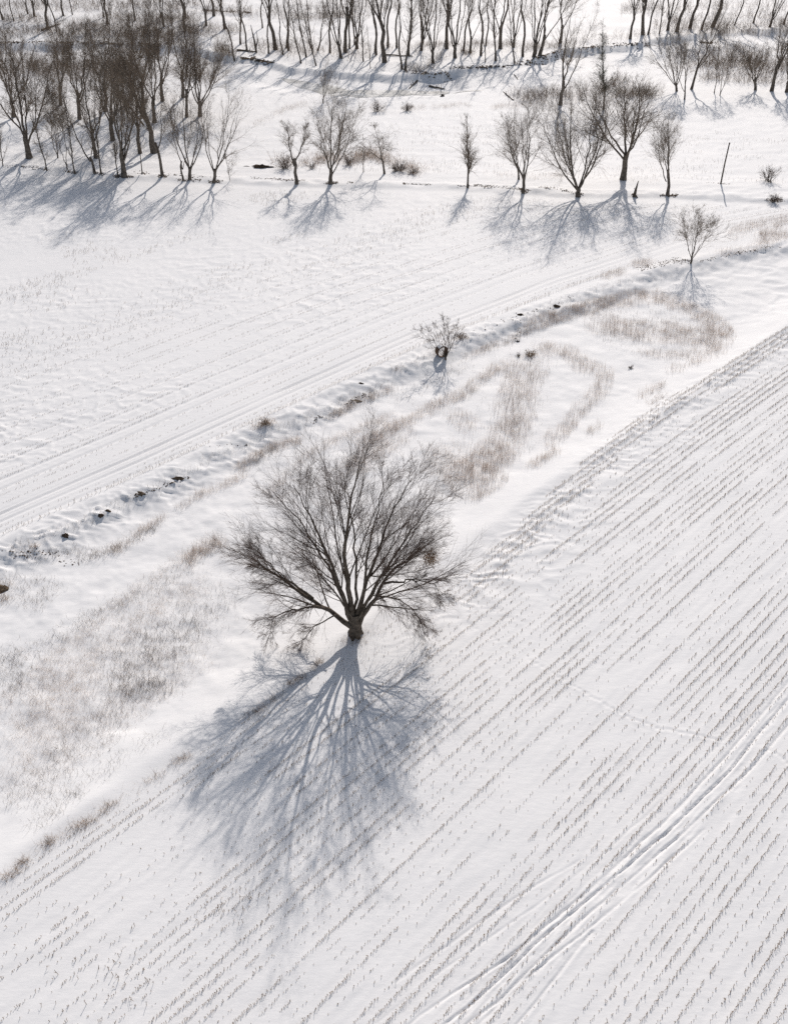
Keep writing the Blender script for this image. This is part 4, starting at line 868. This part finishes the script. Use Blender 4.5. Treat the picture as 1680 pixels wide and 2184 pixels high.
g = G(941, 757)[0]
pipe = link('culvert_pipe', None, None, (g[0], g[1], g[2] + .62), RAD(28)); tag(pipe, 'short rusty steel pipe section standing in snow beside the small bank tree', 'pipe')
def ring(ra, rb, L, n=28, corr=.02, m=9):
    a = np.arange(n) * 2 * math.pi / n; V = []
    for k in range(m):
        y = -L / 2 + L * k / (m - 1); r_ = ra + corr * (k % 2); V += [(r_ * math.cos(t), y, r_ * math.sin(t)) for t in a]
    for k in range(m):
        y = L / 2 - L * k / (m - 1); r_ = rb + corr * ((m - 1 - k) % 2); V += [(r_ * math.cos(t), y, r_ * math.sin(t)) for t in a]
    i = np.arange(2 * m * n).reshape(2 * m, n); i2 = np.roll(i, -1, 0); nx = np.roll(i, -1, 1); nx2 = np.roll(i2, -1, 1)
    return np.array(V), np.stack([i, i2, nx2, nx], -1).reshape(-1, 4)
V, q = ring(.78, .70, .85); link('shell', mesh_np('pipe_shell', V, q, mats=[RUST]), pipe)
th = np.linspace(-.75, .75, 9); yy = np.linspace(-.36, .36, 6); T, Y = np.meshgrid(th, yy); rr_ = .81 + .05 * np.cos(T * 2) * np.cos(Y * 3)
i = np.arange(T.size).reshape(T.shape); q = np.stack([i[:-1, :-1], i[:-1, 1:], i[1:, 1:], i[1:, :-1]], -1).reshape(-1, 4)
link('snow_cap', mesh_np('pipe_snow', np.stack([rr_ * np.sin(T), Y, rr_ * np.cos(T)], -1), q, mats=[SNOW], smooth=True), pipe)

g = G(1352, 419)[0]
snag = link('dead_snag', None, None, tuple(g)); tag(snag, 'broken dead tree stump leaning beside the lane, between two bare trees', 'stump')
tube_obj('stem', [(-.1, 0, -.3), (0, 0, .3), (.12, .05, 1.4), (.34, .1, 2.8)], [.42, .30, .20, .06], 9, BARK, snag)
tube_obj('broken_limb', [(.08, .03, 1.0), (-.28, -.1, 1.6)], [.10, .03], 6, BARK, snag)
tube_obj('root', [(.1, -.1, .25), (.55, -.4, -.1)], [.18, .08], 6, BARK, snag)
g = G(547, 112)[0]
s2 = link('dead_snag', None, None, tuple(g)); tag(s2, 'split dead stump beside the fallen log on the far creek bank', 'stump')
tube_obj('stem', [(0, 0, -.3), (-.3, 0, 3.0), (-1.0, 0, 7.0)], [.34, .26, .06], 8, BARK2, s2); tube_obj('broken_limb', [(-.1, 0, 1.0), (.6, 0, 3.0), (.5, 0, 5.6)], [.2, .14, .04], 7, BARK2, s2)
def log(x0, y0, x1, y1, r_, label, seed):
    a, b = G(x0, y0)[0], G(x1, y1)[0]; r = np.random.default_rng(seed); a[2] += r_ * .9; b[2] += r_ * .7
    root = link('fallen_log', None, None, tuple(a)); tag(root, label, 'log', 'fallen logs by the creek'); d = b - a
    tube_obj('bole', [d * t + r.normal(0, .05, 3) * (0 < t < 1) for t in np.linspace(0, 1, 6)], np.linspace(r_, r_ * .45, 6), 8, BARK2, root)
    for k in range(3):
        t = r.uniform(.35, .95); p = d * t; tube_obj('branch_stub', [p, p + np.array([r.normal(0, .5), r.normal(0, .3), r.uniform(.3, 1.1)])], [r_ * .35, .03], 5, BARK2, root)
log(505, 109, 548, 112, .30, 'fallen log lying between two slender trees on the far creek bank', 1)
log(90, 66, 130, 52, .30, 'fallen log leaning across the brush behind the grove', 2)
log(915, 185, 948, 191, .26, 'driftwood log with snow lying on the creek ice', 3)
log(890, 165, 872, 190, .22, 'fallen treetop hanging down the far creek bank to the ice', 4)
log(815, 118, 880, 121, .22, 'fallen log behind the slender trunks on the far creek bank', 5)
log(1096, 160, 1104, 170, .12, 'forked driftwood branch stuck in the creek snow below the bank', 6)
log(1094, 215, 1072, 196, .16, 'dead grey branch rising out of the thicket by the creek', 7)

# ------------------------------------------------------------------ creek ice where the wind cleared the snow
def ice(pts, hw, name, seed):
    x, y = curve_xy(pts); s = np.concatenate([[0], np.cumsum(np.hypot(np.diff(x), np.diff(y)))]); q = np.linspace(0, s[-1], 60)
    X, Y = np.interp(q, s, x), np.interp(q, s, y); r = np.random.default_rng(seed)
    w = hw * np.sin(np.linspace(0, math.pi, 60)) ** .6 * (1 + .35 * vn(q / 4, 0 * q, seed)); rows = []
    for t in np.linspace(-1, 1, 7):
        yy = Y + t * w * (1 + .2 * vn(q / 3, t + 0 * q, seed + 1)); rows.append(np.stack([X, yy, hz(X, yy) + .045], 1))
    V = np.array(rows); i = np.arange(7 * 60).reshape(7, 60); qd = np.stack([i[:-1, :-1], i[:-1, 1:], i[1:, 1:], i[1:, :-1]], -1).reshape(-1, 4)
    link(name, mesh_np(name, V, qd, mats=[ICE], smooth=True), kind='structure')
ICE = mat('grey_creek_ice', (0.36, 0.36, 0.35), (0.80, 0.80, 0.80), 0.16, 0.45, detail=6, c3=(0.52, 0.52, 0.51))
ice([(600, 160), (640, 172), (700, 186), (760, 193), (830, 193), (900, 188), (960, 182)], 5.0, 'creek_ice', 4)
ice([(860, 196), (900, 194), (960, 192), (1030, 194)], 1.6, 'creek_ice', 6)

tris = sum(sum(len(p.vertices) - 2 for p in m.polygons) if len(m.polygons) < 2000 else len(m.loops) - 2 * len(m.polygons) for m in bpy.data.meshes)
print('unique mesh tris', tris)
